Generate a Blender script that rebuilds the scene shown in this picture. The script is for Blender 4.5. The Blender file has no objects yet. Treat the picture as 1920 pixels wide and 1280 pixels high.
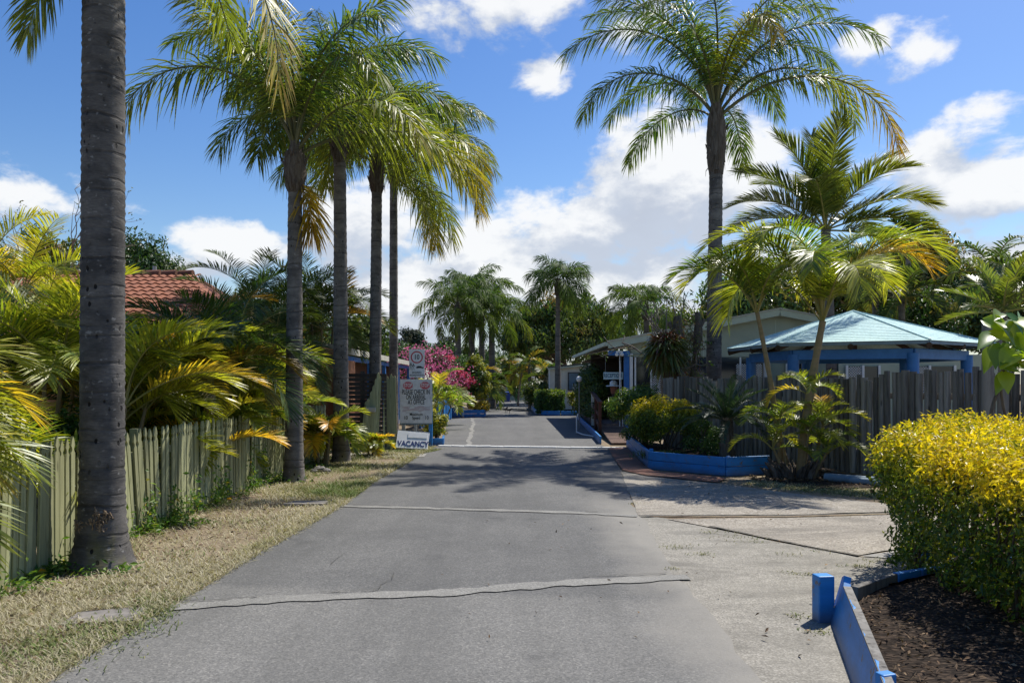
import bpy, math, random
import numpy as np
from math import radians as R, sin, cos, pi
from mathutils import Vector
from mathutils.geometry import tessellate_polygon

# ------------------------------------------------------------------ basics
C = bpy.context.scene.collection
CH, F, HY = 1.65, 1440.0, 715.0          # eye height, focal length (photo px), horizon row: used to survey the place

def P(px, py, Y):
    return ((px - 960) / F * Y, Y, CH + (HY - py) / F * Y)

def G(px, py, z=0.0):
    Y = F * (CH - z) / (py - HY)
    return ((px - 960) / F * Y, Y, z)

def srgb(r, g, b):
    f = lambda c: (c / 255 / 12.92) if c <= 10 else ((c / 255 + .055) / 1.055) ** 2.4
    return (f(r), f(g), f(b), 1)

def nrm(a):
    a = np.asarray(a, float)
    return a / np.maximum(np.linalg.norm(a, axis=-1, keepdims=True), 1e-9)

ORG = {}

class MB:
    """collects geometry and links it as ONE mesh object"""
    def __init__(s):
        s.v = []; s.q = []; s.t = []; s.qm = []; s.tm = []; s.c = []; s.n = 0

    def add(s, v, q=None, t=None, m=0, c=0.0):
        v = np.asarray(v, float).reshape(-1, 3)
        if q is not None and len(q):
            q = np.asarray(q, int).reshape(-1, 4) + s.n
            s.q.append(q); s.qm.append(np.full(len(q), m, int))
        if t is not None and len(t):
            t = np.asarray(t, int).reshape(-1, 3) + s.n
            s.t.append(t); s.tm.append(np.full(len(t), m, int))
        s.v.append(v); s.c.append(np.array(np.broadcast_to(np.asarray(c, float), (len(v),))))
        s.n += len(v)

    def build(s, name, mats, parent=None, smooth=False, org=None, bevel=0):
        V = np.concatenate(s.v)
        o_ = np.array(ORG[parent.name] if parent else (org or (0, 0, 0)), float)
        Q = np.concatenate(s.q) if s.q else np.zeros((0, 4), int)
        T = np.concatenate(s.t) if s.t else np.zeros((0, 3), int)
        me = bpy.data.meshes.new(name)
        me.vertices.add(len(V)); me.vertices.foreach_set('co', (V - o_).astype(np.float32).ravel())
        lo = np.concatenate([Q.ravel(), T.ravel()]).astype(np.int32)
        me.loops.add(len(lo)); me.loops.foreach_set('vertex_index', lo)
        me.polygons.add(len(Q) + len(T))
        st = np.concatenate([np.arange(len(Q)) * 4, len(Q) * 4 + np.arange(len(T)) * 3]).astype(np.int32)
        me.polygons.foreach_set('loop_start', st)
        mi = np.concatenate(s.qm + s.tm).astype(np.int32)
        me.polygons.foreach_set('material_index', mi)
        a = me.attributes.new('tint', 'FLOAT', 'POINT')
        a.data.foreach_set('value', np.concatenate(s.c).astype(np.float32))
        me.update(calc_edges=True)
        me.polygons.foreach_set('use_smooth', np.full(len(mi), bool(smooth)))
        for m in (mats if isinstance(mats, (list, tuple)) else [mats]):
            me.materials.append(m)
        o = bpy.data.objects.new(name, me); C.objects.link(o)
        if parent:
            o.parent = parent; ORG[o.name] = ORG[parent.name]
        else:
            o.location = tuple(o_); ORG[o.name] = tuple(o_)
        if bevel:
            b = o.modifiers.new('bevel', 'BEVEL'); b.width = bevel; b.segments = 2; b.limit_method = 'ANGLE'
        return o

    # ---- shapes
    def box(s, c, size, rz=0.0, m=0, tint=0.0, tilt=None):
        x, y, z = [d / 2 for d in size]
        v = np.array([(-x,-y,-z),(x,-y,-z),(x,y,-z),(-x,y,-z),(-x,-y,z),(x,-y,z),(x,y,z),(-x,y,z)])
        if tilt is not None:      # tilt about local x
            ct, st = cos(tilt), sin(tilt)
            v = v @ np.array([(1,0,0),(0,ct,st),(0,-st,ct)])
        cr, sr = cos(rz), sin(rz)
        v = v @ np.array([(cr,sr,0),(-sr,cr,0),(0,0,1)]) + np.array(c)
        s.add(v, [(0,3,2,1),(4,5,6,7),(0,1,5,4),(1,2,6,5),(2,3,7,6),(3,0,4,7)], m=m, c=tint)

    def beam(s, p, q, w, h, m=0, tint=0.0):
        p = np.array(p, float); q = np.array(q, float)
        d = nrm(q - p); up = np.array((0, 0, 1.0)) if abs(d[2]) < .95 else np.array((0, 1.0, 0))
        a = nrm(np.cross(d, up)) * w / 2; b = nrm(np.cross(a, d)) * h / 2
        v = [p-a-b, p+a-b, p+a+b, p-a+b, q-a-b, q+a-b, q+a+b, q-a+b]
        s.add(v, [(0,1,2,3),(7,6,5,4),(0,4,5,1),(1,5,6,2),(2,6,7,3),(3,7,4,0)], m=m, c=tint)

    def tube(s, pts, rad, n=8, m=0, c=0.0, cap=True, noise=0.0, rng=None, flat=1.0):
        pts = np.asarray(pts, float); K = len(pts)
        rad = np.broadcast_to(np.asarray(rad, float), (K,))
        T = nrm(np.gradient(pts, axis=0))
        ref = np.array((0, 0, 1.0)) if abs(T[:, 2]).mean() < .8 else np.array((0, 1.0, 0))
        A = nrm(np.cross(T, ref)); B = np.cross(T, A)
        th = np.linspace(0, 2 * pi, n, endpoint=False)
        rr = rad[:, None] * np.ones((1, n))
        if noise: rr = rr * (1 + rng.normal(0, noise, (K, n)))
        V = pts[:, None] + (A[:, None] * np.cos(th)[None, :, None] + B[:, None] * np.sin(th)[None, :, None] * flat) * rr[..., None]
        i = np.arange(K - 1)[:, None] * n; j = np.arange(n)[None]; k = (j + 1) % n
        q = np.stack([i + j, i + k, i + n + k, i + n + j], -1).reshape(-1, 4)
        base = s.n
        cc = np.repeat(np.broadcast_to(np.asarray(c, float), (K,)), n)
        s.add(V.reshape(-1, 3), q, m=m, c=cc)
        if cap:
            for r_, rev in ((0, True), (K - 1, False)):
                ring = V[r_]; cv = np.concatenate([ring, pts[r_][None]])
                t = [((k_ + 1) % n, k_, n) if rev else (k_, (k_ + 1) % n, n) for k_ in range(n)]
                s.add(cv, t=t, m=m, c=cc[-1])

    def prism(s, poly, o, u, v, w, m=0, tint=0.0):
        """2D outline in the plane (u, v) at o, extruded by the vector w"""
        o, u, v, w = [np.array(a, float) for a in (o, u, v, w)]
        a = np.array([o + x * u + y * v for x, y in poly]); n = len(a)
        tri = tessellate_polygon([[Vector((x, y, 0)) for x, y in poly]])
        tri = [tuple(t) for t in tri]
        s.add(np.concatenate([a, a + w]),
              [(i, (i + 1) % n, n + (i + 1) % n, n + i) for i in range(n)],
              [t for t in tri] + [(c_ + n, b_ + n, a_ + n) for a_, b_, c_ in tri], m=m, c=tint)

    def sheet(s, pts, z, m=0):
        tri = tessellate_polygon([[Vector((p[0], p[1], 0)) for p in pts]])
        out = []
        for a, b, c in tri:
            A, B, D = [pts[i] for i in (a, b, c)]
            cr = (B[0]-A[0])*(D[1]-A[1]) - (B[1]-A[1])*(D[0]-A[0])
            out.append((a, b, c) if cr > 0 else (c, b, a))
        s.add([(p[0], p[1], z) for p in pts], t=out, m=m)

    def ball(s, c, r, n=12, m=0, tint=0.0):
        r = np.broadcast_to(np.asarray(r, float), (3,))
        K = n // 2 + 1
        ph = np.linspace(-pi/2 + .02, pi/2 - .02, K)
        th = np.linspace(0, 2 * pi, n, endpoint=False)
        V = np.stack([np.cos(ph)[:, None] * np.cos(th), np.cos(ph)[:, None] * np.sin(th), np.sin(ph)[:, None] * np.ones(n)], -1) * r + np.array(c)
        i = np.arange(K - 1)[:, None] * n; j = np.arange(n)[None]; k = (j + 1) % n
        q = np.stack([i + j, i + k, i + n + k, i + n + j], -1).reshape(-1, 4)
        s.add(V.reshape(-1, 3), q, m=m, c=tint)

    # ---- leaves
    def blades(s, p, d, side, L, W, droop, m=0, c=0.0, tipc=0.0):
        """tapering strips with three bends: leaflets and grass blades"""
        p, d, side = [np.asarray(a, float) for a in (p, d, side)]
        n = len(p); L = np.broadcast_to(L, (n,))[:, None]; W = np.broadcast_to(W, (n,))[:, None]
        dr = np.broadcast_to(droop, (n,))[:, None]; g = np.array((0, 0, -1.0))
        row = lambda t: p + d * L * t + g * dr * L * t * t
        a, b, e, f = row(0), row(.38), row(.74), row(1.0)
        V = np.stack([a - side*W*.22, a + side*W*.22, b - side*W*.5, b + side*W*.5, e - side*W*.36, e + side*W*.36, f], 1)
        k = np.arange(n)[:, None] * 7
        q = np.concatenate([k + np.array([[0, 1, 3, 2]]), k + np.array([[2, 3, 5, 4]])])
        t = k + np.array([[4, 5, 6]])
        cc = np.broadcast_to(np.asarray(c, float), (n,))[:, None] + tipc * np.array([[0, 0, .1, .1, .5, .5, 1.0]])
        s.add(V.reshape(-1, 3), q, t, m=m, c=cc.ravel())

    def cards(s, p, N, L, W, rng, m=0, c=0.0, fold=.25, hang=0.0):
        """folded pointed leaves"""
        p = np.asarray(p, float); N = nrm(N); n = len(p)
        T = nrm(np.cross(N, rng.normal(size=(n, 3))) + np.array((0, 0, -hang)))
        B = nrm(np.cross(N, T)); N2 = np.cross(T, B)
        L = (np.broadcast_to(L, (n,)) * np.clip(rng.lognormal(0, .3, n), .4, 1.8))[:, None]; W = (np.broadcast_to(W, (n,)) * rng.uniform(.75, 1.25, n))[:, None]
        mid = p - T * L * .05
        V = np.stack([p - T*L*.5, mid + B*W*.5 + N2*W*fold, p + T*L*.5, mid - B*W*.5 + N2*W*fold], 1)
        k = np.arange(n)[:, None] * 4
        t = np.concatenate([k + np.array([[0, 1, 2]]), k + np.array([[0, 2, 3]])])
        s.add(V.reshape(-1, 3), t=t, m=m, c=np.repeat(np.broadcast_to(np.asarray(c, float), (n,)), 4))

def thing(name, label, cat, loc, group=None):
    o = bpy.data.objects.new(name, None); C.objects.link(o)
    o.location = loc; o.empty_display_size = .2
    o['label'] = label; o['category'] = cat
    if group: o['group'] = group
    ORG[o.name] = tuple(loc)
    return o

def tag(o, label, cat, group=None, kind=None):
    o['label'] = label; o['category'] = cat
    if group: o['group'] = group
    if kind: o['kind'] = kind
    return o

def struct(o):
    o['kind'] = 'structure'; return o

def wobble(pts, step, amp, rng):
    """subdivide a polyline and roughen it"""
    out = []
    for a, b in zip(pts[:-1], pts[1:]):
        a = np.array(a[:2], float); b = np.array(b[:2], float)
        k = max(1, int(np.linalg.norm(b - a) / step))
        nn = nrm(np.array((-(b - a)[1], (b - a)[0])))
        for i in range(k):
            j = rng.normal(0, amp) if i else rng.normal(0, amp * .3)
            out.append(tuple(a + (b - a) * i / k + nn * j))
    out.append(tuple(pts[-1][:2]))
    return out

def ribbon(pts, w, z, rng, amp=.015, step=.12, wvar=.25, m=0, mb=None, gap=0.0):
    mb = mb or MB()
    c = np.array(wobble(pts, step, amp, rng)); T = nrm(np.gradient(c, axis=0)); N = np.stack([-T[:, 1], T[:, 0]], 1)
    ww = (w / 2 * (1 + rng.normal(0, wvar, len(c)) * .6))[:, None]
    a = c - N * ww; b = c + N * ww * (1 + rng.normal(0, wvar, len(c)) * .4)[:, None]
    n = len(c)
    V = np.concatenate([np.c_[a, np.full(n, z)], np.c_[b, np.full(n, z)]])
    mb.add(V, [(i, i + 1, n + i + 1, n + i) for i in range(n - 1) if not gap or sin(i * .37) + sin(i * .113 + 1) + rng.normal(0, .5) > gap], m=m)
    return mb

def vnoise(x, y, s, seed=0):
    r = np.random.default_rng(seed); out = 0
    for k in range(7):
        a = r.uniform(0, 2 * pi); f = s * r.uniform(.6, 1.9); ph = r.uniform(0, 6.28)
        out = out + np.sin((x * cos(a) + y * sin(a)) * f + ph)
    return out / 3.5

# ------------------------------------------------------------------ materials
class NB:
    def __init__(s, nt): s.nt = nt
    def __call__(s, typ, ins=None, **at):
        n = s.nt.nodes.new(typ)
        for k, v in at.items(): setattr(n, k, v)
        for k, v in (ins or {}).items():
            if isinstance(v, bpy.types.NodeSocket): s.nt.links.new(v, n.inputs[k])
            else: n.inputs[k].default_value = v
        return n
    def mix(s, f, a, b, bt='MIX'):
        n = s('ShaderNodeMix', {0: f, 6: a, 7: b}, data_type='RGBA', blend_type=bt); return n.outputs[2]
    def math(s, op, a, b=0.0, clamp=False):
        return s('ShaderNodeMath', {0: a, 1: b}, operation=op, use_clamp=clamp).outputs[0]
    def obj(s, scale=(1, 1, 1)):
        c = s('ShaderNodeTexCoord').outputs['Object']
        return s('ShaderNodeMapping', {'Vector': c, 'Scale': scale}).outputs[0]
    def noise(s, vec, scale, detail=4, rough=.55, dist=0.0):
        return s('ShaderNodeTexNoise', {'Vector': vec, 'Scale': scale, 'Detail': detail, 'Roughness': rough, 'Distortion': dist}).outputs[0]
    def rng(s, v, a, b, c=0.0, d=1.0, smooth=False):
        return s('ShaderNodeMapRange', {0: v, 1: a, 2: b, 3: c, 4: d}, interpolation_type='SMOOTHSTEP' if smooth else 'LINEAR').outputs[0]
    def ramp(s, f, stops):
        n = s('ShaderNodeValToRGB', {0: f}); e = n.color_ramp.elements
        while len(e) < len(stops): e.new(.5)
        for x, (p, c) in zip(e, stops): x.position = p; x.color = c
        return n.outputs[0]
    def bump(s, h, st, dist=.01):
        return s('ShaderNodeBump', {'Height': h, 'Strength': st, 'Distance': dist}).outputs[0]

def newmat(name):
    m = bpy.data.materials.new(name); m.use_nodes = True
    nt = m.node_tree; nt.nodes.clear()
    return m, NB(nt), nt.nodes.new('ShaderNodeOutputMaterial')

def surf(n, out, col, rough=.7, spec=.4, normal=None, metal=0.0):
    ins = {'Base Color': col, 'Roughness': rough, 'Specular IOR Level': spec, 'Metallic': metal}
    if normal is not None: ins['Normal'] = normal
    b = n('ShaderNodeBsdfPrincipled', ins)
    n.nt.links.new(b.outputs[0], out.inputs[0]); return b

def plain(name, c1, c2=None, scale=6, rough=.7, bump=.15, stretch=(1, 1, 1), isl=0.0, spec=.35, fine=0.0, lo=.35, hi=.68, metal=0.0, bd=.01):
    m, n, out = newmat(name)
    v = n.obj(stretch); f = n.noise(v, scale, 6, .62)
    c2 = c2 or tuple(x * .7 for x in c1[:3]) + (1,)
    col = n.mix(n.rng(f, lo, hi), c1, c2)
    if fine:
        g = n.noise(n.obj(), scale * 14, 3)
        col = n.mix(n.rng(g, .3, .7, 0, fine), col, (.02, .02, .02, 1))
    if isl:
        r = n('ShaderNodeNewGeometry').outputs['Random Per Island']
        col = n.mix(1.0, col, n.ramp(r, [(0, (1 - isl,) * 3 + (1,)), (1, (1 + isl * .6,) * 3 + (1,))]), 'MULTIPLY')
    surf(n, out, col, rough, spec, n.bump(f, bump, bd) if bump else None, metal)
    return m

def leafmat(name, green, mid, yellow, var=.35, trans=.4, rough=.42, spec=.5, tcol=(1.7, 1.75, .7, 1)):
    m, n, out = newmat(name)
    r = n('ShaderNodeNewGeometry').outputs['Random Per Island']
    t = n('ShaderNodeAttribute', attribute_name='tint').outputs['Fac']
    t = n.math('ADD', t, n.rng(r, 0, 1, -.1, .1), True)
    col = n.ramp(t, [(0, green), (.45, mid), (1, yellow)])
    col = n.mix(1.0, col, n.ramp(n.math('FRACT', n.math('MULTIPLY', r, 7.31)), [(0, (1 - var,) * 3 + (1,)), (1, (1 + var,) * 3 + (1,))]), 'MULTIPLY')
    b = n('ShaderNodeBsdfPrincipled', {'Base Color': col, 'Roughness': rough, 'Specular IOR Level': spec})
    tc = n.mix(1.0, col, tcol, 'MULTIPLY')
    tr = n('ShaderNodeBsdfTranslucent', {'Color': tc})
    mx = n('ShaderNodeMixShader', {0: trans, 1: b.outputs[0], 2: tr.outputs[0]})
    n.nt.links.new(mx.outputs[0], out.inputs[0])
    return m

M = {}
# foliage: green, yellow green, ripe yellow
M['queen'] = leafmat('queen palm leaf', (.045, .105, .028, 1), (.23, .25, .032, 1), (.42, .25, .03, 1), .4, .34, .46, .42)
M['queen_far'] = leafmat('far palm leaf', (.032, .082, .024, 1), (.13, .17, .03, 1), (.38, .24, .03, 1), .4, .3, .6, .18)
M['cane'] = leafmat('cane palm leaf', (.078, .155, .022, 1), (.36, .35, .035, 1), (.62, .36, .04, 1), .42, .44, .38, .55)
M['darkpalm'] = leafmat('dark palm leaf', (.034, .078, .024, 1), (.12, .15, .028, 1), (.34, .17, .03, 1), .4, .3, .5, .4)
M['coco'] = leafmat('coconut leaf', (.05, .10, .018, 1), (.20, .21, .03, 1), (.5, .4, .1, 1), .3, .36, .34, .6)
M['cycad'] = leafmat('cycad leaf', (.028, .06, .03, 1), (.07, .11, .05, 1), (.3, .16, .04, 1), .3, .15, .45, .35)
M['mango'] = leafmat('mango leaf', (.050, .100, .022, 1), (.13, .16, .03, 1), (.28, .13, .045, 1), .45, .32, .4, .5)
M['tree'] = leafmat('broad leaf', (.03, .07, .018, 1), (.06, .11, .025, 1), (.17, .14, .05, 1), .4, .28, .45, .4)
M['pine'] = leafmat('conifer needle', (.014, .034, .018, 1), (.03, .05, .02, 1), (.07, .07, .03, 1), .4, .1, .6, .3)
M['duranta'] = leafmat('duranta leaf', (.035, .085, .014, 1), (.19, .22, .015, 1), (.68, .51, .018, 1), .36, .36, .42, .45)
M['shrub'] = leafmat('shrub leaf', (.03, .075, .018, 1), (.08, .15, .025, 1), (.35, .34, .04, 1), .4, .3, .4, .45)
M['croton'] = leafmat('croton leaf', (.09, .14, .02, 1), (.38, .34, .03, 1), (.7, .42, .03, 1), .35, .35, .4, .4)
M['bract'] = leafmat('bougainvillea bract', (.60, .11, .25, 1), (.78, .28, .44, 1), (.55, .05, .09, 1), .35, .35, .6, .15, (1.1, 1.1, 1.1, 1))
M['bromeliad'] = leafmat('bromeliad leaf', (.05, .09, .022, 1), (.15, .18, .05, 1), (.15, .05, .03, 1), .4, .25, .35, .5)
M['pothos'] = leafmat('pothos leaf', (.07, .17, .02, 1), (.26, .34, .03, 1), (.55, .5, .06, 1), .25, .4, .3, .6)
M['drygrass'] = leafmat('verge grass', (.095, .145, .035, 1), (.27, .25, .13, 1), (.43, .385, .275, 1), .35, .15, .7, .15)
M['weed'] = leafmat('weed leaf', (.045, .12, .02, 1), (.16, .24, .03, 1), (.7, .4, .02, 1), .35, .35, .5, .3)
M['litter'] = leafmat('leaf litter', (.05, .032, .02, 1), (.13, .08, .045, 1), (.24, .17, .10, 1), .5, .05, .8, .2)
M['rachis'] = plain('palm rachis', (.19, .19, .05, 1), (.30, .24, .07, 1), 4, .5, 0)
M['rachis_dark'] = plain('queen rachis', (.07, .085, .03, 1), (.14, .12, .05, 1), 4, .5, 0)
M['cane_stem'] = plain('cane stem', (.19, .15, .075, 1), (.30, .20, .09, 1), 3, .6, .2, (1, 1, 5))
M['bark'] = plain('tree bark', (.085, .065, .05, 1), (.16, .13, .10, 1), 9, .9, .6, (1, 1, .3))
M['palebark'] = plain('pale bark', (.26, .22, .18, 1), (.14, .11, .09, 1), 9, .9, .4, (1, 1, .4))
M['twig'] = plain('twig', (.10, .075, .05, 1), (.06, .045, .03, 1), 9, .9, 0)
M['boot'] = plain('palm boot fibre', (.17, .145, .12, 1), (.07, .05, .035, 1), 7, .95, .8, (3, 3, .35), lo=.3, hi=.62, bd=.03)

def trunkmat(name, c1, c2, pits=True, ring=9.0):
    m, n, out = newmat(name)
    o = n('ShaderNodeTexCoord').outputs['Object']
    dv = n('ShaderNodeTexNoise', {'Vector': o, 'Scale': 2.2, 'Detail': 3}).outputs[0]
    z = n('ShaderNodeSeparateXYZ', {0: o}).outputs[2]
    zz = n.math('ADD', z, n.math('MULTIPLY', dv, .12))
    band = n.math('SINE', n.math('MULTIPLY', zz, ring * 6.28))
    band2 = n.math('SINE', n.math('MULTIPLY', zz, ring * 1.37 * 6.28))
    ring_m = n.math('MULTIPLY', n.rng(n.math('ADD', band, n.math('MULTIPLY', band2, .7)), .75, 1.6, 0, 1, True), n.rng(n.noise(n.obj((4, 4, 9)), 1.0, 3), .35, .6))
    fine = n.noise(n.obj((9, 9, 45)), 2.0, 6, .65)
    blot = n.noise(n.obj((3, 3, 5)), 1.0, 5, .6)
    col = n.mix(n.rng(blot, .36, .64), c1, c2)
    col = n.mix(n.rng(fine, .35, .75, 0, .55), col, tuple(x * .42 for x in c1[:3]) + (1,))
    col = n.mix(n.math('MULTIPLY', ring_m, .6), col, tuple(x * .3 for x in c1[:3]) + (1,))
    gr = n.noise(n.obj((2.5, 2.5, 1.2)), 1.0, 4)
    low = n.rng(z, 0.1, 1.6, 1, 0)
    lich = n.math('MULTIPLY', n.rng(gr, .56, .66, 0, .55), low)
    col = n.mix(lich, col, (.16, .15, .05, 1))
    pale = n.noise(n.obj((14, 14, 22)), 1.0, 2)
    col = n.mix(n.rng(pale, .64, .74, 0, .55), col, (.34, .33, .31, 1))
    h = n.math('SUBTRACT', n.math('MULTIPLY', fine, .5), ring_m)
    if pits:
        vo = n('ShaderNodeTexVoronoi', {'Vector': n.obj((15, 15, 9)), 'Scale': 1.0, 'Randomness': 1.0})
        pit = n.rng(vo.outputs['Distance'], .17, .24, 1, 0)
        keep = n.rng(n('ShaderNodeSeparateColor', {0: vo.outputs['Color']}).outputs[0], .30, .34, 0, 1)
        pit = n.math('MULTIPLY', n.math('MULTIPLY', pit, keep), n.rng(n.noise(n.obj((2, 2, 2.2)), 1.0, 3), .46, .56))
        col = n.mix(pit, col, (.012, .011, .010, 1))
        h = n.math('SUBTRACT', h, n.math('MULTIPLY', pit, 1.5))
    surf(n, out, col, .9, .25, n.bump(h, .6, .012))
    return m
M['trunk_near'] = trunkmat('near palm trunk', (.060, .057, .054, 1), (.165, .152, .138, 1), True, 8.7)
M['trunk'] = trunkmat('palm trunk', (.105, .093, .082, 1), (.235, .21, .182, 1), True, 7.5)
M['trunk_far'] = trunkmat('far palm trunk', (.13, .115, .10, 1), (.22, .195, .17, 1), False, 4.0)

def asphalt(name, c1, c2, dust):
    m, n, out = newmat(name)
    o = n('ShaderNodeTexCoord').outputs['Object']
    sp = n('ShaderNodeTexVoronoi', {'Vector': o, 'Scale': 95.0, 'Randomness': 1.0})
    st = n('ShaderNodeSeparateColor', {0: sp.outputs['Color']}).outputs[0]
    g = n.noise(o, 55, 3, .7)
    big = n.noise(o, .55, 6, .6, .4)
    mid = n.noise(o, 3.2, 5, .65)
    col = n.mix(n.rng(big, .32, .70), c1, c2)
    col = n.mix(n.rng(mid, .35, .75, 0, .35), col, tuple(x * .7 for x in c1[:3]) + (1,))
    col = n.mix(1.0, col, n.ramp(st, [(0, (.68, .68, .68, 1)), (.55, (.98, .98, .98, 1)), (.9, (1.18, 1.17, 1.15, 1)), (1, (1.5, 1.48, 1.44, 1))]), 'MULTIPLY')
    col = n.mix(n.rng(g, .42, .66, 0, .26), col, (.03, .03, .03, 1))
    tr_ = n.noise(n.obj((1.6, .12, 1)), 1.0, 4, .6); oil = n.noise(o, 1.7, 3, .5)
    col = n.mix(n.rng(tr_, .42, .66, 0, .42), col, tuple(x * .6 for x in c1[:3]) + (1,))
    col = n.mix(n.rng(oil, .63, .74, 0, .5), col, (.05, .05, .05, 1))
    x = n('ShaderNodeSeparateXYZ', {0: o}); X = x.outputs[0]; Y = x.outputs[1]
    # dust carried in from the side drive settles on the outer lane
    col = n.mix(n.math('MULTIPLY', n.rng(n.math('ADD', Y, n.math('MULTIPLY', X, .12)), 5.98, 5.84, 0, .8), n.rng(mid, .2, .6, .6, 1)), col, n.mix(1.0, col, (1.38, 1.36, 1.32, 1), 'MULTIPLY'))
    dd = n.math('ADD', n.rng(X, .45, 1.45, -.5, .8), n.math('MULTIPLY', n.math('SUBTRACT', n.noise(o, 1.1, 6, .65), .5), 1.3))
    dd = n.math('MULTIPLY', n.rng(dd, .0, .7, 0, dust), n.rng(Y, 9.5, 11.5, 1, 0))
    col = n.mix(dd, col, n.mix(g, (.19, .18, .155, 1), (.27, .255, .225, 1)))
    h = n.math('ADD', n.math('MULTIPLY', st, .7), g)
    surf(n, out, col, .85, .3, n.bump(h, .45, .006))
    return m
M['asphalt'] = asphalt('asphalt', (.120, .119, .114, 1), (.168, .165, .156, 1), 1.0)

def pebble(name, cols, scale, rough=.8, wear=(.2, .2, .19, 1), bump=.5, stain=.3):
    m, n, out = newmat(name)
    o = n('ShaderNodeTexCoord').outputs['Object']
    sp = n('ShaderNodeTexVoronoi', {'Vector': o, 'Scale': scale, 'Randomness': 1.0})
    st = n('ShaderNodeSeparateColor', {0: sp.outputs['Color']}).outputs[0]
    col = n.ramp(st, cols)
    col = n.mix(n.rng(sp.outputs['Distance'], .35, .75, 0, .55), col, tuple(x * .5 for x in wear[:3]) + (1,))
    big = n.noise(o, .9, 6, .65, .3); b2 = n.noise(o, 3.6, 5, .6)
    col = n.mix(n.rng(big, .42, .7, 0, .6), col, wear)
    col = n.mix(n.rng(b2, .5, .75, 0, .45), col, tuple(x * .55 for x in wear[:3]) + (1,))
    b3 = n.noise(n.obj((.5, 1.3, 1)), 1.3, 7, .7, 1.2)
    col = n.mix(n.rng(b3, .46, .68, 0, stain), col, tuple(x * .45 for x in wear[:3]) + (1,))
    surf(n, out, col, rough, .3, n.bump(sp.outputs['Distance'], bump, .006))
    return m
M['aggregate'] = pebble('exposed aggregate', [(0, (.19, .155, .12, 1)), (.3, (.28, .245, .195, 1)), (.65, (.36, .325, .265, 1)), (1, (.46, .42, .355, 1))], 55, wear=(.25, .225, .185, 1), stain=.75)
M['apron'] = pebble('worn concrete', [(0, (.20, .185, .155, 1)), (.5, (.29, .27, .225, 1)), (1, (.38, .355, .305, 1))], 80, wear=(.22, .205, .17, 1), bump=.3, stain=.75)
M['patch'] = pebble('pale road patch', [(0, (.17, .165, .15, 1)), (.5, (.235, .23, .21, 1)), (1, (.32, .31, .28, 1))], 90, wear=(.25, .24, .215, 1), bump=.3)
M['concrete'] = plain('concrete', (.34, .33, .30, 1), (.22, .21, .19, 1), 5, .85, .2, fine=.25)
M['crack'] = plain('tar crack', (.055, .053, .048, 1), (.11, .105, .09, 1), 9, .9, .2)
M['whiteline'] = plain('white line paint', (.78, .78, .75, 1), (.52, .51, .48, 1), 7, .7, .2, fine=.2, lo=.45, hi=.75)

def dirt():
    m, n, out = newmat('dry verge')
    o = n('ShaderNodeTexCoord').outputs['Object']
    a = n.noise(o, .8, 6, .65, .3); b = n.noise(o, 5, 6, .7); c = n.noise(o, 60, 4, .7)
    col = n.ramp(a, [(.30, (.15, .11, .085, 1)), (.46, (.25, .19, .14, 1)), (.60, (.30, .245, .17, 1)), (.76, (.17, .155, .08, 1))])
    col = n.mix(n.rng(b, .4, .7, 0, .6), col, (.36, .30, .18, 1))
    col = n.mix(n.rng(c, .42, .62, 0, .6), col, (.075, .055, .035, 1))
    surf(n, out, col, .95, .1, n.bump(n.math('ADD', c, b), .7, .02)); return m
M['dirt'] = dirt()
def mulchm():
    m, n, out = newmat('mulch')
    o = n('ShaderNodeTexCoord').outputs['Object']
    vo = n('ShaderNodeTexVoronoi', {'Vector': n.obj((1, 2.2, 1)), 'Scale': 26.0})
    st = n('ShaderNodeSeparateColor', {0: vo.outputs['Color']}).outputs[0]
    col = n.ramp(st, [(0, (.012, .009, .007, 1)), (.6, (.032, .022, .016, 1)), (1, (.085, .06, .042, 1))])
    col = n.mix(n.rng(n.noise(o, 2.5, 5), .4, .7, 0, .6), col, (.03, .022, .016, 1))
    surf(n, out, col, .95, .15, n.bump(vo.outputs['Distance'], .9, .02)); return m
M['mulch'] = mulchm()

def wood(name, c1, c2, dark=(.03, .028, .025, 1), grain=(28, 28, 1.3), isl=.45, knots=True):
    m, n, out = newmat(name)
    f = n.noise(n.obj(grain), 1.0, 6, .7, .2); g = n.noise(n.obj((6, 6, .8)), 1.0, 4)
    r = n('ShaderNodeNewGeometry').outputs['Random Per Island']
    col = n.mix(n.rng(g, .3, .7), c1, c2)
    col = n.mix(n.rng(f, .48, .72, 0, .75), col, dark)
    col = n.mix(1.0, col, n.ramp(r, [(0, (1 - isl,) * 3 + (1,)), (1, (1 + isl,) * 3 + (1,))]), 'MULTIPLY')
    if knots:
        vo = n('ShaderNodeTexVoronoi', {'Vector': n.obj((9, 9, 2.2)), 'Scale': 1.0})
        col = n.mix(n.rng(vo.outputs['Distance'], .07, .16, .7, 0), col, dark)
    surf(n, out, col, .85, .25, n.bump(f, .4, .006)); return m
M['paling'] = wood('grey weathered paling', (.155, .145, .130, 1), (.25, .238, .215, 1))
M['picket'] = wood('pale green picket', (.265, .27, .135, 1), (.365, .365, .20, 1), (.12, .12, .06, 1), isl=.28)
M['slat'] = wood('dark slat', (.065, .055, .048, 1), (.10, .085, .07, 1), isl=.25, grain=(2, 2, 28))
M['brownwood'] = wood('brown stained timber', (.12, .05, .032, 1), (.17, .075, .045, 1), (.04, .02, .015, 1), isl=.2, knots=False)
M['deck'] = wood('ramp boards', (.17, .11, .085, 1), (.24, .17, .135, 1), (.05, .035, .03, 1), isl=.3, knots=False)
M['log'] = wood('dark rafter', (.05, .035, .025, 1), (.09, .06, .04, 1), isl=.3, knots=False)

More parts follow.
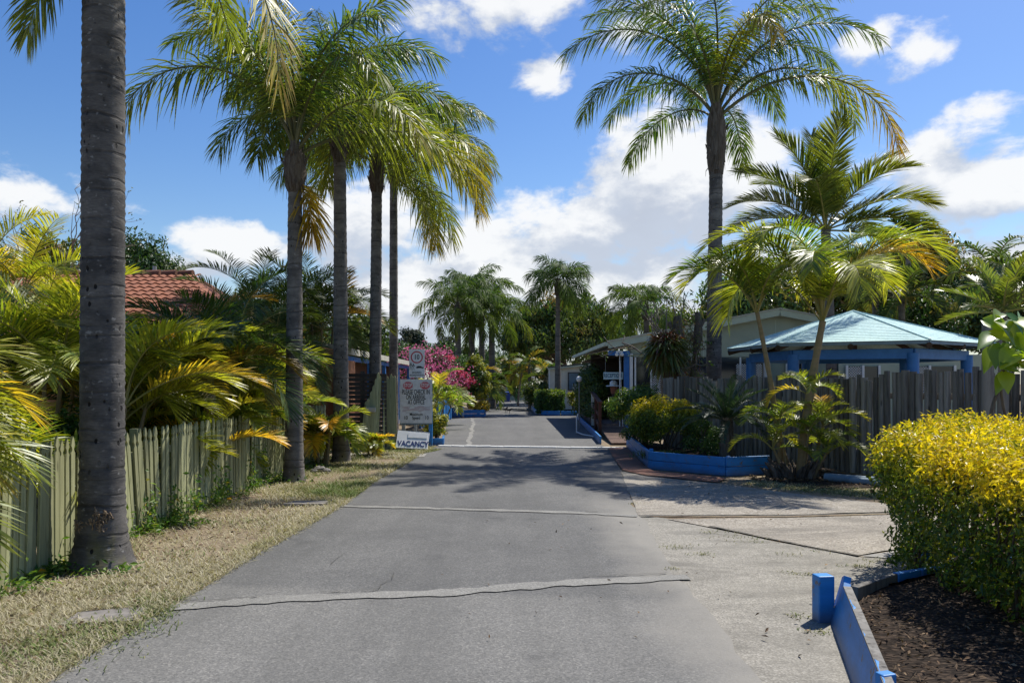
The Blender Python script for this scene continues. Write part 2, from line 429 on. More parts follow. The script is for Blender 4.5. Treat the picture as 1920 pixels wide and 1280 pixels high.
def blue_paint():
    m, n, out = newmat('blue painted timber')
    f = n.noise(n.obj((2.2, 2.2, 9)), 1.4, 6, .65); g = n.noise(n.obj(), 7, 5, .7)
    col = n.mix(n.rng(f, .3, .7), (.018, .175, .44, 1), (.028, .235, .60, 1))
    col = n.mix(n.rng(n.noise(n.obj((1.5, 1.5, 1.5)), 2.5, 5, .7), .48, .72, 0, .55), col, (.035, .09, .20, 1))
    zb_ = n('ShaderNodeSeparateXYZ', {0: n('ShaderNodeNewGeometry').outputs['Position']}).outputs[2]
    col = n.mix(n.rng(n.math('ADD', zb_, n.math('MULTIPLY', g, .12)), .07, .16, .6, 0), col, (.10, .085, .065, 1))
    col = n.mix(n.rng(g, .60, .64), col, (.13, .12, .105, 1))
    surf(n, out, col, .5, .45, n.bump(f, .15, .006)); return m
M['blue'] = blue_paint()
M['bluepost'] = plain('blue veranda paint', (.045, .19, .50, 1), (.03, .14, .40, 1), 5, .5, .05)
M['bluegrey'] = plain('blue grey paint', (.19, .27, .33, 1), (.14, .20, .25, 1), 6, .6, .1, fine=.15)
M['tile'] = plain('terracotta roof tile', (.33, .115, .055, 1), (.20, .075, .04, 1), 5, .8, .3, isl=.0, fine=.2)
M['terracotta'] = plain('terracotta render', (.42, .19, .095, 1), (.34, .15, .075, 1), 4, .85, .15)
M['terradoor'] = plain('terracotta door', (.30, .12, .065, 1), (.22, .09, .05, 1), 4, .7, .1)
M['palefascia'] = plain('pale fascia', (.52, .50, .42, 1), (.40, .38, .31, 1), 4, .7, .05)
M['sage'] = plain('sage cladding', (.43, .47, .36, 1), (.38, .42, .32, 1), 2, .7, .05)
M['sagetrim'] = plain('sage trim', (.54, .59, .46, 1), (.47, .52, .41, 1), 3, .55, .03)
M['roofgrey'] = plain('roof sheet', (.40, .42, .40, 1), (.30, .31, .30, 1), 2, .5, .05)
M['tealroof'] = plain('pale teal roof', (.62, .82, .79, 1), (.46, .66, .65, 1), 1.6, .85, .05, (1, 1, 3), fine=.3, lo=.40, hi=.75, spec=.12)
M['whitepaint'] = plain('white paint', (.82, .82, .80, 1), (.74, .74, .71, 1), 5, .5, .04)
M['cream'] = plain('cream weatherboard', (.74, .70, .60, 1), (.64, .60, .51, 1), 3, .6, .04)
M['glass'] = plain('dark glass', (.02, .024, .027, 1), (.03, .035, .04, 1), 1, .08, 0, spec=.6)
M['black'] = plain('black paint', (.015, .015, .016, 1), (.022, .022, .022, 1), 5, .5, 0)
M['navy'] = plain('navy lettering', (.03, .045, .16, 1), (.03, .045, .16, 1), 5, .5, 0)
M['reclet'] = plain('reception lettering', (.05, .14, .22, 1), (.05, .14, .22, 1), 5, .5, 0)
M['redring'] = plain('sign red', (.60, .04, .05, 1), (.52, .05, .055, 1), 8, .5, 0)
M['fadered'] = plain('faded stop red', (.58, .10, .12, 1), (.50, .17, .18, 1), 22, .6, 0, lo=.4, hi=.7)
M['ghost'] = plain('faded print', (.58, .50, .50, 1), (.50, .40, .41, 1), 16, .6, 0)
M['signface'] = plain('weathered sign face', (.78, .78, .76, 1), (.56, .55, .54, 1), 7, .6, .02, fine=.18, lo=.45, hi=.72)
M['signwhite'] = plain('sign white', (.82, .82, .80, 1), (.74, .74, .72, 1), 6, .5, .02)
M['tealsign'] = plain('reception board', (.55, .72, .74, 1), (.5, .66, .68, 1), 6, .5, 0)
M['galv'] = plain('galvanised steel', (.33, .34, .34, 1), (.24, .25, .25, 1), 12, .45, .02, metal=.5)
M['terrapot'] = plain('terracotta pot', (.36, .14, .08, 1), (.26, .10, .06, 1), 5, .8, .1)
M['greenfence'] = plain('grey green sheet fence', (.24, .32, .26, 1), (.20, .27, .22, 1), 3, .6, .05)
M['bin_blue'] = plain('blue plastic', (.02, .06, .30, 1), (.02, .05, .25, 1), 3, .45, 0)
M['green_metal'] = plain('green painted metal', (.06, .28, .10, 1), (.05, .22, .08, 1), 3, .5, 0)
M['stone'] = plain('garden stone', (.24, .22, .20, 1), (.14, .13, .12, 1), 9, .9, .4)
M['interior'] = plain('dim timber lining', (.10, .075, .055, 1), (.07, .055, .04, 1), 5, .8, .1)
M['bird'] = plain('bird plumage', (.025, .025, .027, 1), (.05, .05, .05, 1), 20, .7, 0)
M['wound'] = plain('torn fibre', (.30, .22, .14, 1), (.10, .07, .05, 1), 34, .95, .9, lo=.4, hi=.6)

def bricks():
    m, n, out = newmat('brick paving')
    b = n('ShaderNodeTexBrick', {'Vector': n.obj(), 'Color1': (.26, .10, .06, 1), 'Color2': (.17, .075, .05, 1), 'Mortar': (.14, .12, .10, 1), 'Scale': 4.3, 'Mortar Size': .022, 'Bias': 0.0})
    col = n.mix(n.rng(n.noise(n.obj(), 2.2, 5), .4, .7, 0, .5), b.outputs[0], (.17, .13, .10, 1))
    surf(n, out, col, .85, .25, n.bump(b.outputs[1], -.5, .01)); return m
M['brick'] = bricks()

# ------------------------------------------------------------------ lettering
def text(mb, s, size, o, u, v, w, m=0, offset=0.0, xs=1.0, extr=.003, align='CENTER'):
    cu = bpy.data.curves.new('lettering', 'FONT'); cu.body = s; cu.size = size; cu.align_x = align; cu.align_y = 'CENTER'
    cu.extrude = extr; cu.offset = offset; cu.resolution_u = 4
    ob = bpy.data.objects.new('lettering_source', cu); C.objects.link(ob)
    dg = bpy.context.evaluated_depsgraph_get(); me = bpy.data.meshes.new_from_object(ob.evaluated_get(dg))
    me.calc_loop_triangles()
    vv = np.zeros(len(me.vertices) * 3); me.vertices.foreach_get('co', vv); vv = vv.reshape(-1, 3)
    tt = np.zeros(len(me.loop_triangles) * 3, int); me.loop_triangles.foreach_get('vertices', tt)
    o, u, v, w = [np.array(a, float) for a in (o, u, v, w)]
    mb.add(o + vv[:, :1] * xs * u + vv[:, 1:2] * v + vv[:, 2:] * w, t=tt.reshape(-1, 3), m=m)
    bpy.data.objects.remove(ob); bpy.data.curves.remove(cu); bpy.data.meshes.remove(me)
# ------------------------------------------------------------------ plants
def frond(mb, o, az, el, L, curl, rng, nl=60, ll=.6, lw=.03, pet=.18, fold=20, plume=8, droop=.4, yel=0.0, ytip=0.0,
          rr=.02, power=1.3, a0=68, a1=28, sweep=0.0, ml=0, mr=1, tipc=.12):
    """one pinnate palm leaf: arched midrib with two ranks of leaflets"""
    K = 18; t = np.linspace(0, 1, K + 1)
    ang = R(el) - R(curl) * t ** power
    azt = R(az) + R(sweep) * t
    dirs = np.stack([np.cos(ang) * np.cos(azt), np.cos(ang) * np.sin(azt), np.sin(ang)], -1)
    pts = np.array(o) + np.concatenate([np.zeros((1, 3)), np.cumsum((dirs[1:] + dirs[:-1]) / 2 * L / K, 0)])
    mb.tube(pts, rr * (1 - .86 * t), 5, m=mr, c=.3, cap=False)
    u = np.linspace(pet, 1, nl); uu = (u - pet) / (1 - pet)
    ip = lambda a: np.stack([np.interp(u, t, a[:, i]) for i in range(3)], -1)
    B = ip(pts); T = nrm(ip(dirs))
    sd = nrm(np.stack([-T[:, 1], T[:, 0], np.zeros(nl)], -1) + np.stack([-np.sin(R(az)), np.cos(R(az)), 0], -1) * .2)
    N = nrm(np.cross(T, sd)); N = N * np.where(N[:, 2:] < 0, 1, 1)
    prof = np.clip(np.sin(pi * (.14 + .78 * uu)), .05, 1) ** .55
    for s_ in (1, -1):
        f = R(fold) + np.radians(rng.normal(0, plume, nl))
        a = np.radians(a0 + (a1 - a0) * uu ** 1.2 + rng.normal(0, 4, nl))
        lat = sd * s_ * np.cos(f)[:, None] + N * np.sin(f)[:, None]
        D = nrm(T * np.cos(a)[:, None] + lat * np.sin(a)[:, None] + rng.normal(0, .03, (nl, 3)))
        S = nrm(T - D * (T * D).sum(1, keepdims=True))
        Ls = ll * prof * rng.uniform(.88, 1.1, nl)
        keep = rng.random(nl) > .04
        mb.blades(B[keep], D[keep], S[keep], Ls[keep], (lw * (.65 + .35 * prof) * rng.uniform(.8, 1.15, nl))[keep],
                  (droop * rng.uniform(.6, 1.4, nl))[keep], m=ml, c=np.clip(yel + ytip * uu ** 1.6 + rng.normal(0, .05, nl), 0, 1.2)[keep], tipc=tipc)
    return pts

def palm_trunk(mb, base, top, r0, r1, rng, flare=.12, bow=0.0, n=20, rings=70, ringamp=.02):
    base = np.array(base, float); top = np.array(top, float)
    t = np.linspace(0, 1, rings); hgt = np.linalg.norm(top - base)
    pts = base + (top - base) * t[:, None] + np.array((bow, 0, 0)) * np.sin(pi * t)[:, None]
    pts[0, 2] -= .05
    saw = np.where(np.arange(rings) % 2, 1 + ringamp, 1 - ringamp)
    rad = (r0 + (r1 - r0) * t) * saw * (1 + rng.normal(0, .008, rings)) + flare * np.exp(-t * hgt / .22)
    mb.tube(pts, rad, n, noise=.008, rng=rng)
    return pts

def queen_palm(label, base, top, r0, r1, fr, seed, group, boot=(1.35, .9), lmat='queen', tm='trunk', nl=115, ll=.66, lw=.028, pl=36, dr=.6, stubs=5, bow=0.0, rings=90, flare=.05, cat='palm tree'):
    """smooth grey trunk, fibrous head of old leaf bases, arching shaggy leaves; fr = list of (az, el, L, curl, yellow, yellow tip)"""
    rng = np.random.default_rng(seed)
    t = thing('palm_tree', label, cat, base, group)
    mb = MB(); palm_trunk(mb, base, top, r0, r1, rng, flare, bow, rings=rings); mb.build('trunk', M[tm], t, True)
    top = np.array(top, float); bw, bh = boot
    mb = MB(); k = np.linspace(0, 1, 12)
    rad = r1 * (1 + (bw - 1) * np.sin(pi * np.clip(k * 1.15, 0, 1)) ** .7) * np.where(k > .75, 1 - (k - .75) * 1.6, 1)
    mb.tube(np.stack([top[0] + 0 * k, top[1] + 0 * k, top[2] - .12 + k * (bh + .12)], -1), rad, 16, noise=.07, rng=rng)
    for i in range(stubs * 3):            # old leaf bases clasping the stem
        a = rng.uniform(0, 2 * pi); z0 = top[2] + rng.uniform(-.05, bh * .55); ln = rng.uniform(.25, .5)
        d = np.array((cos(a), sin(a), 0)); q = np.linspace(0, 1, 5)
        out = .35 if i < stubs else .06
        pp = np.array((top[0], top[1], z0)) + d * (r1 * 1.05 + out * ln * q[:, None] ** 1.5) + np.array((0, 0, 1)) * (ln * q * (1 if i >= stubs else .8))[:, None]
        mb.tube(pp, (r1 * .42) * (1 - q * .8), 6, flat=.4)
    for i in range(26):                   # loose fibres
        a = rng.uniform(0, 2 * pi); z0 = top[2] + rng.uniform(0, bh * .8); d = np.array((cos(a), sin(a), 0))
        p0 = np.array((top[0], top[1], z0)) + d * r1 * 1.2
        mb.tube([p0, p0 + d * .05 + np.array((0, 0, -.06)), p0 + d * .06 + np.array((0, 0, -.2))], [.006, .005, .002], 4, cap=False)
    mb.build('crown_base', M['boot'], t, True)
    hub = top + np.array((0, 0, bh * .72))
    for i, f in enumerate(fr):
        az, el, L, curl = f[:4]; y = f[4] if len(f) > 4 else 0.0; yt = f[5] if len(f) > 5 else .1
        mb = MB(); o = hub + np.array((cos(R(az)), sin(R(az)), 0)) * r1 * .55 * max(.15, cos(R(el))) + np.array((0, 0, (el - 40) / 45 * .14))
        frond(mb, o, az, el, L, curl, rng, nl=nl, ll=ll * (L / 3.4) ** .25, lw=lw, pet=.17, fold=10, plume=pl, droop=dr, yel=y + .03, ytip=yt, rr=.032 * L / 3.4, power=1.25, sweep=rng.normal(0, 10))
        mb.build('frond', [M[lmat], M['rachis_dark']], t)
    return t

def ring_fronds(n, seed, el=(84, 5), L=(2.8, 3.5), curl=(85, 120), ph=0.0, yl=.12, skip=None):
    rng = np.random.default_rng(seed); out = []
    for i in range(n):
        k = (i + .5) / n; az = (ph + i * 137.5) % 360
        if skip and skip(az, k): continue
        out.append((az, el[0] + (el[1] - el[0]) * k ** 1.15 + rng.normal(0, 4), rng.uniform(*L) * (.82 + .18 * min(1, k * 3)), rng.uniform(*curl), yl * k * rng.uniform(.2, 1.3), .25 * k * rng.uniform(0, 1.4)))
    return out

def cane_palm(label, base, stems, seed, group=None, L=1.5, ll=.5, lw=.024, nf=7, yel=.15, lmat='cane', sr=.035, curl=(60, 105), el=(82, 25), fold=32, droop=.22, nl=48, name='cane_palm', cat='palm', smat='cane_stem', azs=None, power=1.35, rr=.014):
    """clump of ringed canes, each with a head of arching leaves; stems = (dx, dy, height, lean x, lean y)"""
    rng = np.random.default_rng(seed); t = thing(name, label, cat, base, group)
    for (dx, dy, h, lx, ly) in stems:
        p0 = np.array(base) + np.array((dx, dy, 0)); q = np.linspace(0, 1, 14)
        pts = p0 + np.stack([lx * q ** 1.4, ly * q ** 1.4, h * q - .03], -1)
        mb = MB(); mb.tube(pts, sr * (1 - .35 * q) * np.where(np.arange(14) % 2, 1.07, .95), 9)
        mb.build('stem', M[smat], t, True)
        ph = rng.uniform(0, 360); top = pts[-1]
        for i in range(nf):
            k = (i + .5) / nf; mb = MB()
            az = azs[i % len(azs)] if azs else ph + i * 137.5 + rng.normal(0, 12)
            y = yel * rng.uniform(0, 1.6) + (.55 if rng.random() < .10 else 0) + .25 * k * yel
            frond(mb, top - np.array((0, 0, .04 * k)), az, el[0] + (el[1] - el[0]) * k + rng.normal(0, 6), L * rng.uniform(.8, 1.15), rng.uniform(*curl), rng,
                  nl=nl, ll=ll * rng.uniform(.9, 1.1), lw=lw, pet=.2, fold=fold, plume=5, droop=droop, yel=y, ytip=.3 * rng.random(), rr=rr, power=power, sweep=rng.normal(0, 12), a0=70, a1=32)
            mb.build('frond', [M[lmat], M['rachis']], t)
    return t

def auto_stems(seed, n, r, h, lean=.35):
    g = np.random.default_rng(seed); out = []
    for i in range(n):
        a = g.uniform(0, 2 * pi); k = g.uniform(.3, 1)
        out.append((cos(a) * r * k, sin(a) * r * k, g.uniform(*h), cos(a) * lean * k, sin(a) * lean * k))
    return out

def clump_points(rng, c, rad, n, nclump, cr, low=-.25, fill=.35):
    """points over leafy clumps that cover an ellipsoid unevenly"""
    c = np.array(c, float); rad = np.array(rad, float)
    d = nrm(rng.normal(size=(nclump * 4, 3))); d = d[d[:, 2] > low][:nclump]
    k = rng.uniform(.62, 1.0, len(d))[:, None]
    cc = c + d * rad * k
    rr = cr * rng.uniform(.6, 1.35, len(d))
    w = rr ** 2; w /= w.sum()
    i = rng.choice(len(d), n, p=w)
    e = nrm(rng.normal(size=(n, 3)))
    q = rng.uniform(0, 1, n) ** fill
    pts = cc[i] + e * (rr[i] * q)[:, None] * np.array((1, 1, .8))
    nn = nrm(e + .5 * nrm(pts - c) + np.array((0, 0, .35)) + rng.normal(0, .45, (n, 3)))
    return pts, nn, i, cc, rr

def broad_tree(label, base, c, rad, n, leaf, seed, lmat='tree', nclump=60, cr=.9, trunk_r=.22, name='broadleaf_tree', group=None, hang=.6, tint=.2, low=-.35, cat='tree', bark='bark', limbs=10, asp=.42, ctint=.3):
    rng = np.random.default_rng(seed); t = thing(name, label, cat, base, group)
    pts, nn, i, cc, rr = clump_points(rng, c, rad, n, nclump, cr, low)
    ct = rng.normal(tint, ctint, len(cc))
    mb = MB(); mb.cards(pts, nn, leaf, leaf * asp, rng, c=np.clip(ct[i] + rng.normal(0, .1, n), 0, 1), hang=hang)
    mb.build('crown', M[lmat], t)
    mb = MB(); b = np.array(base, float); fork = b + (np.array(c) - b) * .45
    q = np.linspace(0, 1, 8)[:, None]
    mb.tube(b + (fork - b) * q + np.array((1, .4, 0)) * .06 * np.sin(q * 5), trunk_r * (1.25 - .5 * q[:, 0]), 10, noise=.04, rng=rng)
    for j in rng.choice(len(cc), min(limbs, len(cc)), replace=False):
        m_ = (fork + cc[j]) / 2 + np.array((0, 0, .15 * np.linalg.norm(cc[j] - fork)))
        ts = np.linspace(0, 1, 7)[:, None]
        pp = fork * (1 - ts) ** 2 + 2 * m_ * ts * (1 - ts) + cc[j] * ts ** 2
        mb.tube(pp, trunk_r * .5 * (1 - .85 * ts[:, 0]), 6)
    mb.build('trunk', M[bark], t, True)
    return t

def shrub(label, c, rad, n, leaf, seed, lmat='shrub', nclump=26, cr=.22, name='shrub', cat='shrub', group=None, ground=0.0, tint=None, low=-.5, stems=8, hang=.1, asp=.45, extra=None):
    """leafy mound on woody stems; tint(points, rng) gives each leaf its own age colour"""
    rng = np.random.default_rng(seed); base = (c[0], c[1], ground); t = thing(name, label, cat, base, group)
    pts, nn, i, cc, rr = clump_points(rng, c, rad, n, nclump, cr, low)
    ok = pts[:, 2] > ground + .02; pts, nn = pts[ok], nn[ok]
    tc = tint(pts, rng) if tint else np.clip(rng.normal(.2, .18, len(pts)), 0, 1)
    mb = MB(); mb.cards(pts, nn, leaf, leaf * asp, rng, c=tc, hang=hang); mb.build('foliage', M[lmat], t)
    mb = MB()
    for j in rng.choice(len(cc), min(stems, len(cc)), replace=False):
        q = np.linspace(0, 1, 6)[:, None]; b = np.array(base) + np.array((rng.normal(0, rad[0] * .07), rng.normal(0, rad[1] * .07), 0))
        mb.tube(b + (cc[j] - b) * q + np.array((0, 0, .1)) * np.sin(pi * q), .018 * (1 - .7 * q[:, 0]), 5)
    mb.ball((base[0], base[1], base[2]), (rad[0] * .16 + .02, rad[1] * .16 + .02, .05), 8)
    mb.build('stems', M['twig'], t, True)
    if extra: extra(t, rng)
    return t
# ------------------------------------------------------------------ ground, road, drive
rng0 = np.random.default_rng(5)
def flat(name, pts, z, mat): 
    mb = MB(); mb.sheet(pts, z); return struct(mb.build(name, M[mat]))

mb = MB(); gx = 300
mb.add([(-gx, -20, 0), (gx, -20, 0), (gx, 700, 0), (-gx, 700, 0)], [(0, 1, 2, 3)])
struct(mb.build('ground', M['dirt']))
g2 = lambda *a: G(*a)[:2]
LEFT = [(-2.62, -4), (-2.60, 3.0), g2(90, 1280), g2(205, 1205), g2(325, 1135), g2(430, 1072), g2(540, 1008), g2(640, 950), g2(700, 905), g2(760, 870), g2(815, 838)]
LEFT_FAR = [g2(832, 836), g2(836, 800), g2(838, 783), g2(906, 781), g2(915, 768), g2(925, 757), g2(930, 751)]
RIGHT = [g2(990, 751), g2(992, 757), g2(1003, 768), g2(1080, 776), g2(1083, 788), g2(1126, 834), g2(1142, 840), g2(1163, 880), g2(1180, 920), g2(1196, 966),
         g2(1215, 985), g2(1245, 1040), g2(1268, 1085), g2(1300, 1120), g2(1352, 1180), g2(1430, 1280), (1.40, 3.0), (1.45, -4)]
road = wobble(LEFT, .18, .022, rng0) + wobble(LEFT_FAR, .5, .02, rng0) + wobble(RIGHT[:8], .6, .02, rng0) + wobble(RIGHT[7:], .2, .02, rng0)
flat('road', road, .008, 'asphalt')
# worn concrete apron that the drive crosses
apr = wobble([(1.0, -4), (1.0, 4.2), g2(1190, 1090), g2(1150, 985), g2(1150, 960), g2(1250, 972), g2(1330, 990), g2(1480, 1020), g2(1610, 1044), g2(1712, 1049), (4.2, 6.9), (5.0, 6.2), (5.0, -4)], .25, .012, rng0)
flat('concrete_apron', apr, .004, 'apron')
sA = [g2(1164, 884), g2(1197, 967), g2(1480, 966), g2(1680, 960), g2(1800, 965), g2(1760, 945), g2(1650, 944), g2(1480, 925), g2(1345, 906)]
sB = [g2(1250, 974), g2(1480, 972), g2(1680, 966), g2(1830, 975), g2(1800, 1040), g2(1705, 1028), g2(1608, 1043), g2(1480, 1019), g2(1330, 989)]
flat('driveway', wobble(sA + sA[:1], .3, .008, rng0)[:-1], .012, 'aggregate')
flat('driveway', wobble(sB + sB[:1], .3, .008, rng0)[:-1], .012, 'aggregate')
flat('path', [g2(1612, 1044), g2(1706, 1030), g2(1800, 1042), g2(1730, 1052)], .012, 'concrete')
flat('path', [g2(655, 851), g2(800, 852), g2(795, 858), g2(652, 857)], .02, 'concrete')
# trench seams patched across the road
mb = ribbon([g2(642, 950), g2(720, 952), g2(800, 954), g2(900, 957), g2(1000, 960), g2(1100, 964), g2(1195, 969)], .13, .016, rng0, .02)
struct(mb.build('road_seam', M['patch']))
mb = ribbon([g2(318, 1142), g2(420, 1134), g2(500, 1127), g2(600, 1122), g2(690, 1119), g2(780, 1116), g2(850, 1113), g2(950, 1104), g2(1050, 1096), g2(1150, 1091), g2(1290, 1084)], .17, .016, rng0, .006, .09, .3)
struct(mb.build('road_seam', M['patch']))
mb = ribbon([g2(322, 1132), g2(420, 1127), g2(500, 1119), g2(600, 1113), g2(690, 1110), g2(780, 1107), g2(850, 1103), g2(950, 1095), g2(1050, 1086), g2(1150, 1081), g2(1250, 1077)], .010, .020, rng0, .012, .06, .4, gap=.3)
ribbon([g2(642, 947), g2(800, 951), g2(1000, 956), g2(1196, 965)], .018, .020, rng0, .02, .08, .4, mb=mb, gap=.1)
ribbon([g2(700, 1113), g2(722, 1095), g2(735, 1085), g2(738, 1075)], .006, .020, rng0, .015, .05, .4, mb=mb)
ribbon([g2(620, 1060), g2(635, 1046), g2(646, 1040)], .005, .020, rng0, .012, .05, .4, mb=mb)
ribbon([g2(1330, 988), g2(1480, 1019), g2(1610, 1044)], .022, .020, rng0, .012, .1, .5, mb=mb)
ribbon([g2(1200, 969), g2(1480, 969), g2(1690, 963)], .05, .020, rng0, .01, .1, .4, mb=mb)
struct(mb.build('road_crack', M['crack']))
mb = ribbon([g2(880, 836), g2(884, 810), g2(888, 795), g2(884, 784)], .13, .016, rng0, .03, .4)
struct(mb.build('road_seam', M['patch']))
mb = MB(); a = np.array(G(822, 837)); b = np.array(G(1172, 841))
for i in range(14):
    p = a + (b - a) * i / 14; q = a + (b - a) * (i + .985) / 14
    mb.beam(p + (0, rng0.normal(0, .01), .018), q + (0, rng0.normal(0, .01), .018 + rng0.normal(0, .003)), .17, .036)
struct(mb.build('kerb_strip', M['whiteline'], bevel=.006))
# brick edging round the planter
BR = [g2(1140, 842), g2(1152, 862), g2(1168, 884), g2(1210, 893), g2(1345, 907), g2(1362, 899), g2(1340, 896), g2(1225, 885), g2(1208, 874), g2(1186, 852), g2(1176, 840)]
flat('brick_edging', BR, .03, 'brick')
# planting beds
flat('garden_bed', [g2(1176, 838), g2(1218, 878), g2(1360, 892), g2(1442, 888), (4.9, 13.3), (5.6, 12.7), (3.7, 17.7), (3.2, 20)], .16, 'mulch')
flat('garden_bed', [(4.5, 13.7), g2(1440, 900), g2(1500, 915), g2(1560, 918), g2(1640, 914), (6.9, 12.6), (5.3, 14.5)], .016, 'mulch')
rng = np.random.default_rng(8)
mb = MB()                                        # raised bed under the hedge, sloping to its boards
nx, ny = 30, 34; xs = np.linspace(1.78, 6.5, nx); ys = np.linspace(2.6, 8.2, ny); gxx, gyy = np.meshgrid(xs, ys)
hh = .10 + .11 * np.clip((gxx - 2.2) / 1.2, 0, 1) + .02 * vnoise(gxx, gyy, 3, 3) + rng.normal(0, .006, gxx.shape)
edge = np.clip((5.5 - gyy) * .30 + 1.90 - gxx, -9, 9)
xl = 1.70 + (gyy - 3.6) * .25; gxx = np.maximum(gxx, xl + .15); 
yl = 5.42 + (gxx - 2.3) * .46; gyy = np.minimum(gyy, yl - .02)
k = np.arange(ny - 1)[:, None] * nx + np.arange(nx - 1)[None]
mb.add(np.stack([gxx, gyy, hh], -1).reshape(-1, 3), np.stack([k, k + 1, k + nx + 1, k + nx], -1).reshape(-1, 4))
struct(mb.build('garden_bed', M['mulch'], smooth=True))

# ------------------------------------------------------------------ grass, weeds, litter (nobody could count these)
rng = np.random.default_rng(11)
def road_left(y):
    L = np.array(LEFT); return np.interp(y, L[:, 1], L[:, 0])
N = 150000
yy = 3.4 + 16 * rng.random(N) ** 1.9; xx = -4.1 + (road_left(yy) + 4.13) * rng.random(N)
tt = vnoise(xx, yy, 2.2, 1) + .5 * vnoise(xx, yy, 7, 2)
keep = rng.random(N) < np.clip(.46 + .55 * vnoise(xx, yy, 1.7, 4), .12, .9)
edge = (road_left(yy) - xx) < .22
keep &= rng.random(N) < np.clip(1.15 - 1.6 * np.clip(vnoise(xx, yy, 2.6, 14) - .15, 0, 1) - .35 * (xx < -3.55), .06, 1)
keep |= edge & (rng.random(N) < .55)
dc, ds = G(203, 1156), G(577, 945)
keep &= ~((np.abs(xx - dc[0]) < .22) & (np.abs(yy - dc[1]) < .13)) & ~((np.abs(xx - ds[0]) < .26) & (np.abs(yy - ds[1]) < .14))
xx, yy, tt, edge = xx[keep], yy[keep], tt[keep], edge[keep]; n = len(xx)
far = np.clip((yy - 5) / 10, 0, 1)
a = rng.uniform(0, 2 * pi, n); d = nrm(np.stack([np.cos(a), np.sin(a), rng.uniform(.25, 1.5, n)], -1))
side = nrm(np.cross(d, (0, 0, 1)))
col = np.clip(.84 - .9 * np.clip(tt - .45, 0, 1) - .9 * np.clip(vnoise(xx, yy, 1.3, 31) - .30, 0, .7) - .22 * (yy > 14) + rng.normal(0, .17, n) - .10 * edge, 0, 1)
mb = MB(); mb.blades(np.stack([xx, yy, np.zeros(n)], -1), d, side, rng.uniform(.035, .12, n) * (1 + .3 * far) * (1 + .3 * (tt > .7)), .0042 + .007 * far, .3, c=col, tipc=.15)
# green turf by the log and by the sign
def turf(poly_fn, N, green, hgt=(.02, .06), w=.01):
    x, y = poly_fn(N); n = len(x); a = rng.uniform(0, 2 * pi, n)
    d = nrm(np.stack([np.cos(a), np.sin(a), rng.uniform(.4, 1.8, n)], -1))
    mb.blades(np.stack([x, y, np.zeros(n)], -1), d, nrm(np.cross(d, (0, 0, 1))), rng.uniform(*hgt, n), w, .35, c=np.clip(rng.normal(green, .16, n), 0, 1), tipc=.15)
def strip(a, b, w):
    def f(N):
        t = rng.random(N); o = rng.normal(0, w / 2, N); a_, b_ = np.array(a[:2]), np.array(b[:2]); dd = nrm(b_ - a_)
        return a_[0] + (b_ - a_)[0] * t - dd[1] * o, a_[1] + (b_ - a_)[1] * t + dd[0] * o
    return f
turf(strip(G(1480, 912), G(1700, 932), .45), 7000, .28, w=.012)
turf(strip(G(1400, 905), G(1520, 914), .4), 2500, .55, w=.012)
turf(strip(G(705, 843), G(815, 846), .5), 5000, .15, (.03, .08), .016)
for (px, py, r_, k_) in ((120, 1200, .22, 700), (235, 1178, .16, 500), (60, 1240, .22, 500), (275, 1132, .13, 420), (300, 1148, .08, 200), (30, 1210, .2, 300), (455, 980, .2, 200), (200, 1110, .1, 120), (330, 1040, .2, 160)):
    p = G(px, py); turf(lambda N: (rng.normal(p[0], r_, N), rng.normal(p[1], r_, N)), k_, .12, (.04, .10), .008)
for (px, py, k_, r_) in ((1270, 1027, 60, .10), (1315, 1040, 60, .08), (1340, 997, 50, .14), (1385, 1008, 60, .16), (1420, 1015, 40, .12), (1530, 1032, 30, .1), (1480, 1040, 30, .07), (1520, 1078, 60, .08), (1610, 1062, 80, .07), (1640, 1052, 40, .06), (1690, 1052, 50, .06), (1500, 1155, 60, .06), (1530, 1185, 60, .05), (1255, 1068, 30, .05), (1195, 945, 60, .10), (1192, 925, 40, .1), (1490, 1075, 30, .05)):
    p = G(px, py); turf(lambda N: (rng.normal(p[0], r_, N), rng.normal(p[1], r_ * .6, N)), k_, .3, (.02, .06), .007)
tag(mb.build('grass', M['drygrass']), 'dry straw coloured grass along the verge', 'grass', kind='stuff')

mb = MB()                                        # creeping weeds at the foot of the picket fence
def weedpatch(x, y, rx, ry, n, h=.08, leaf=.05):
    p = np.stack([rng.normal(x, rx, n), rng.normal(y, ry, n), np.abs(rng.normal(0, h, n)) + .01], -1)
    mb.cards(p, nrm(rng.normal(0, .5, (n, 3)) + (0, 0, 1)), leaf, leaf * .5, rng, c=np.clip(rng.normal(.18, .18, n), 0, .6))
for y in np.arange(5.2, 16.3, .32):
    if rng.random() < .75: weedpatch(-3.95 + rng.normal(0, .05), y, .07, .15, int(rng.uniform(15, 70)), rng.uniform(.03, .16), .055)
for (px, py, n) in ((60, 1085, 150), (110, 1070, 200), (150, 1068, 200), (200, 1075, 80), (265, 1000, 160), (310, 985, 140), (350, 985, 120), (30, 1110, 80), (520, 905, 200), (470, 915, 120), (590, 880, 120), (555, 903, 120)):
    p = G(px, py); weedpatch(p[0], p[1], .14, .12, n, .04, .06)
for y, h in ((8.4, .5), (9.0, .35), (9.6, .45), (10.3, .6), (10.6, .4), (11.7, .6), (12.3, .7), (14.2, .4)):    # climbers on the pickets
    n = 90; z = np.abs(rng.normal(0, h * .5, n)) + .02
    p = np.stack([np.full(n, -3.99) + rng.uniform(0, .07, n), y + rng.normal(0, .10, n) + np.sin(z * 6) * .05, z], -1)
    mb.cards(p, nrm(rng.normal(0, .5, (n, 3)) + (.8, -.2, .4)), .06, .032, rng, c=np.clip(rng.normal(.25, .2, n), 0, .7))
n = 14                                            # a few yellow daisies
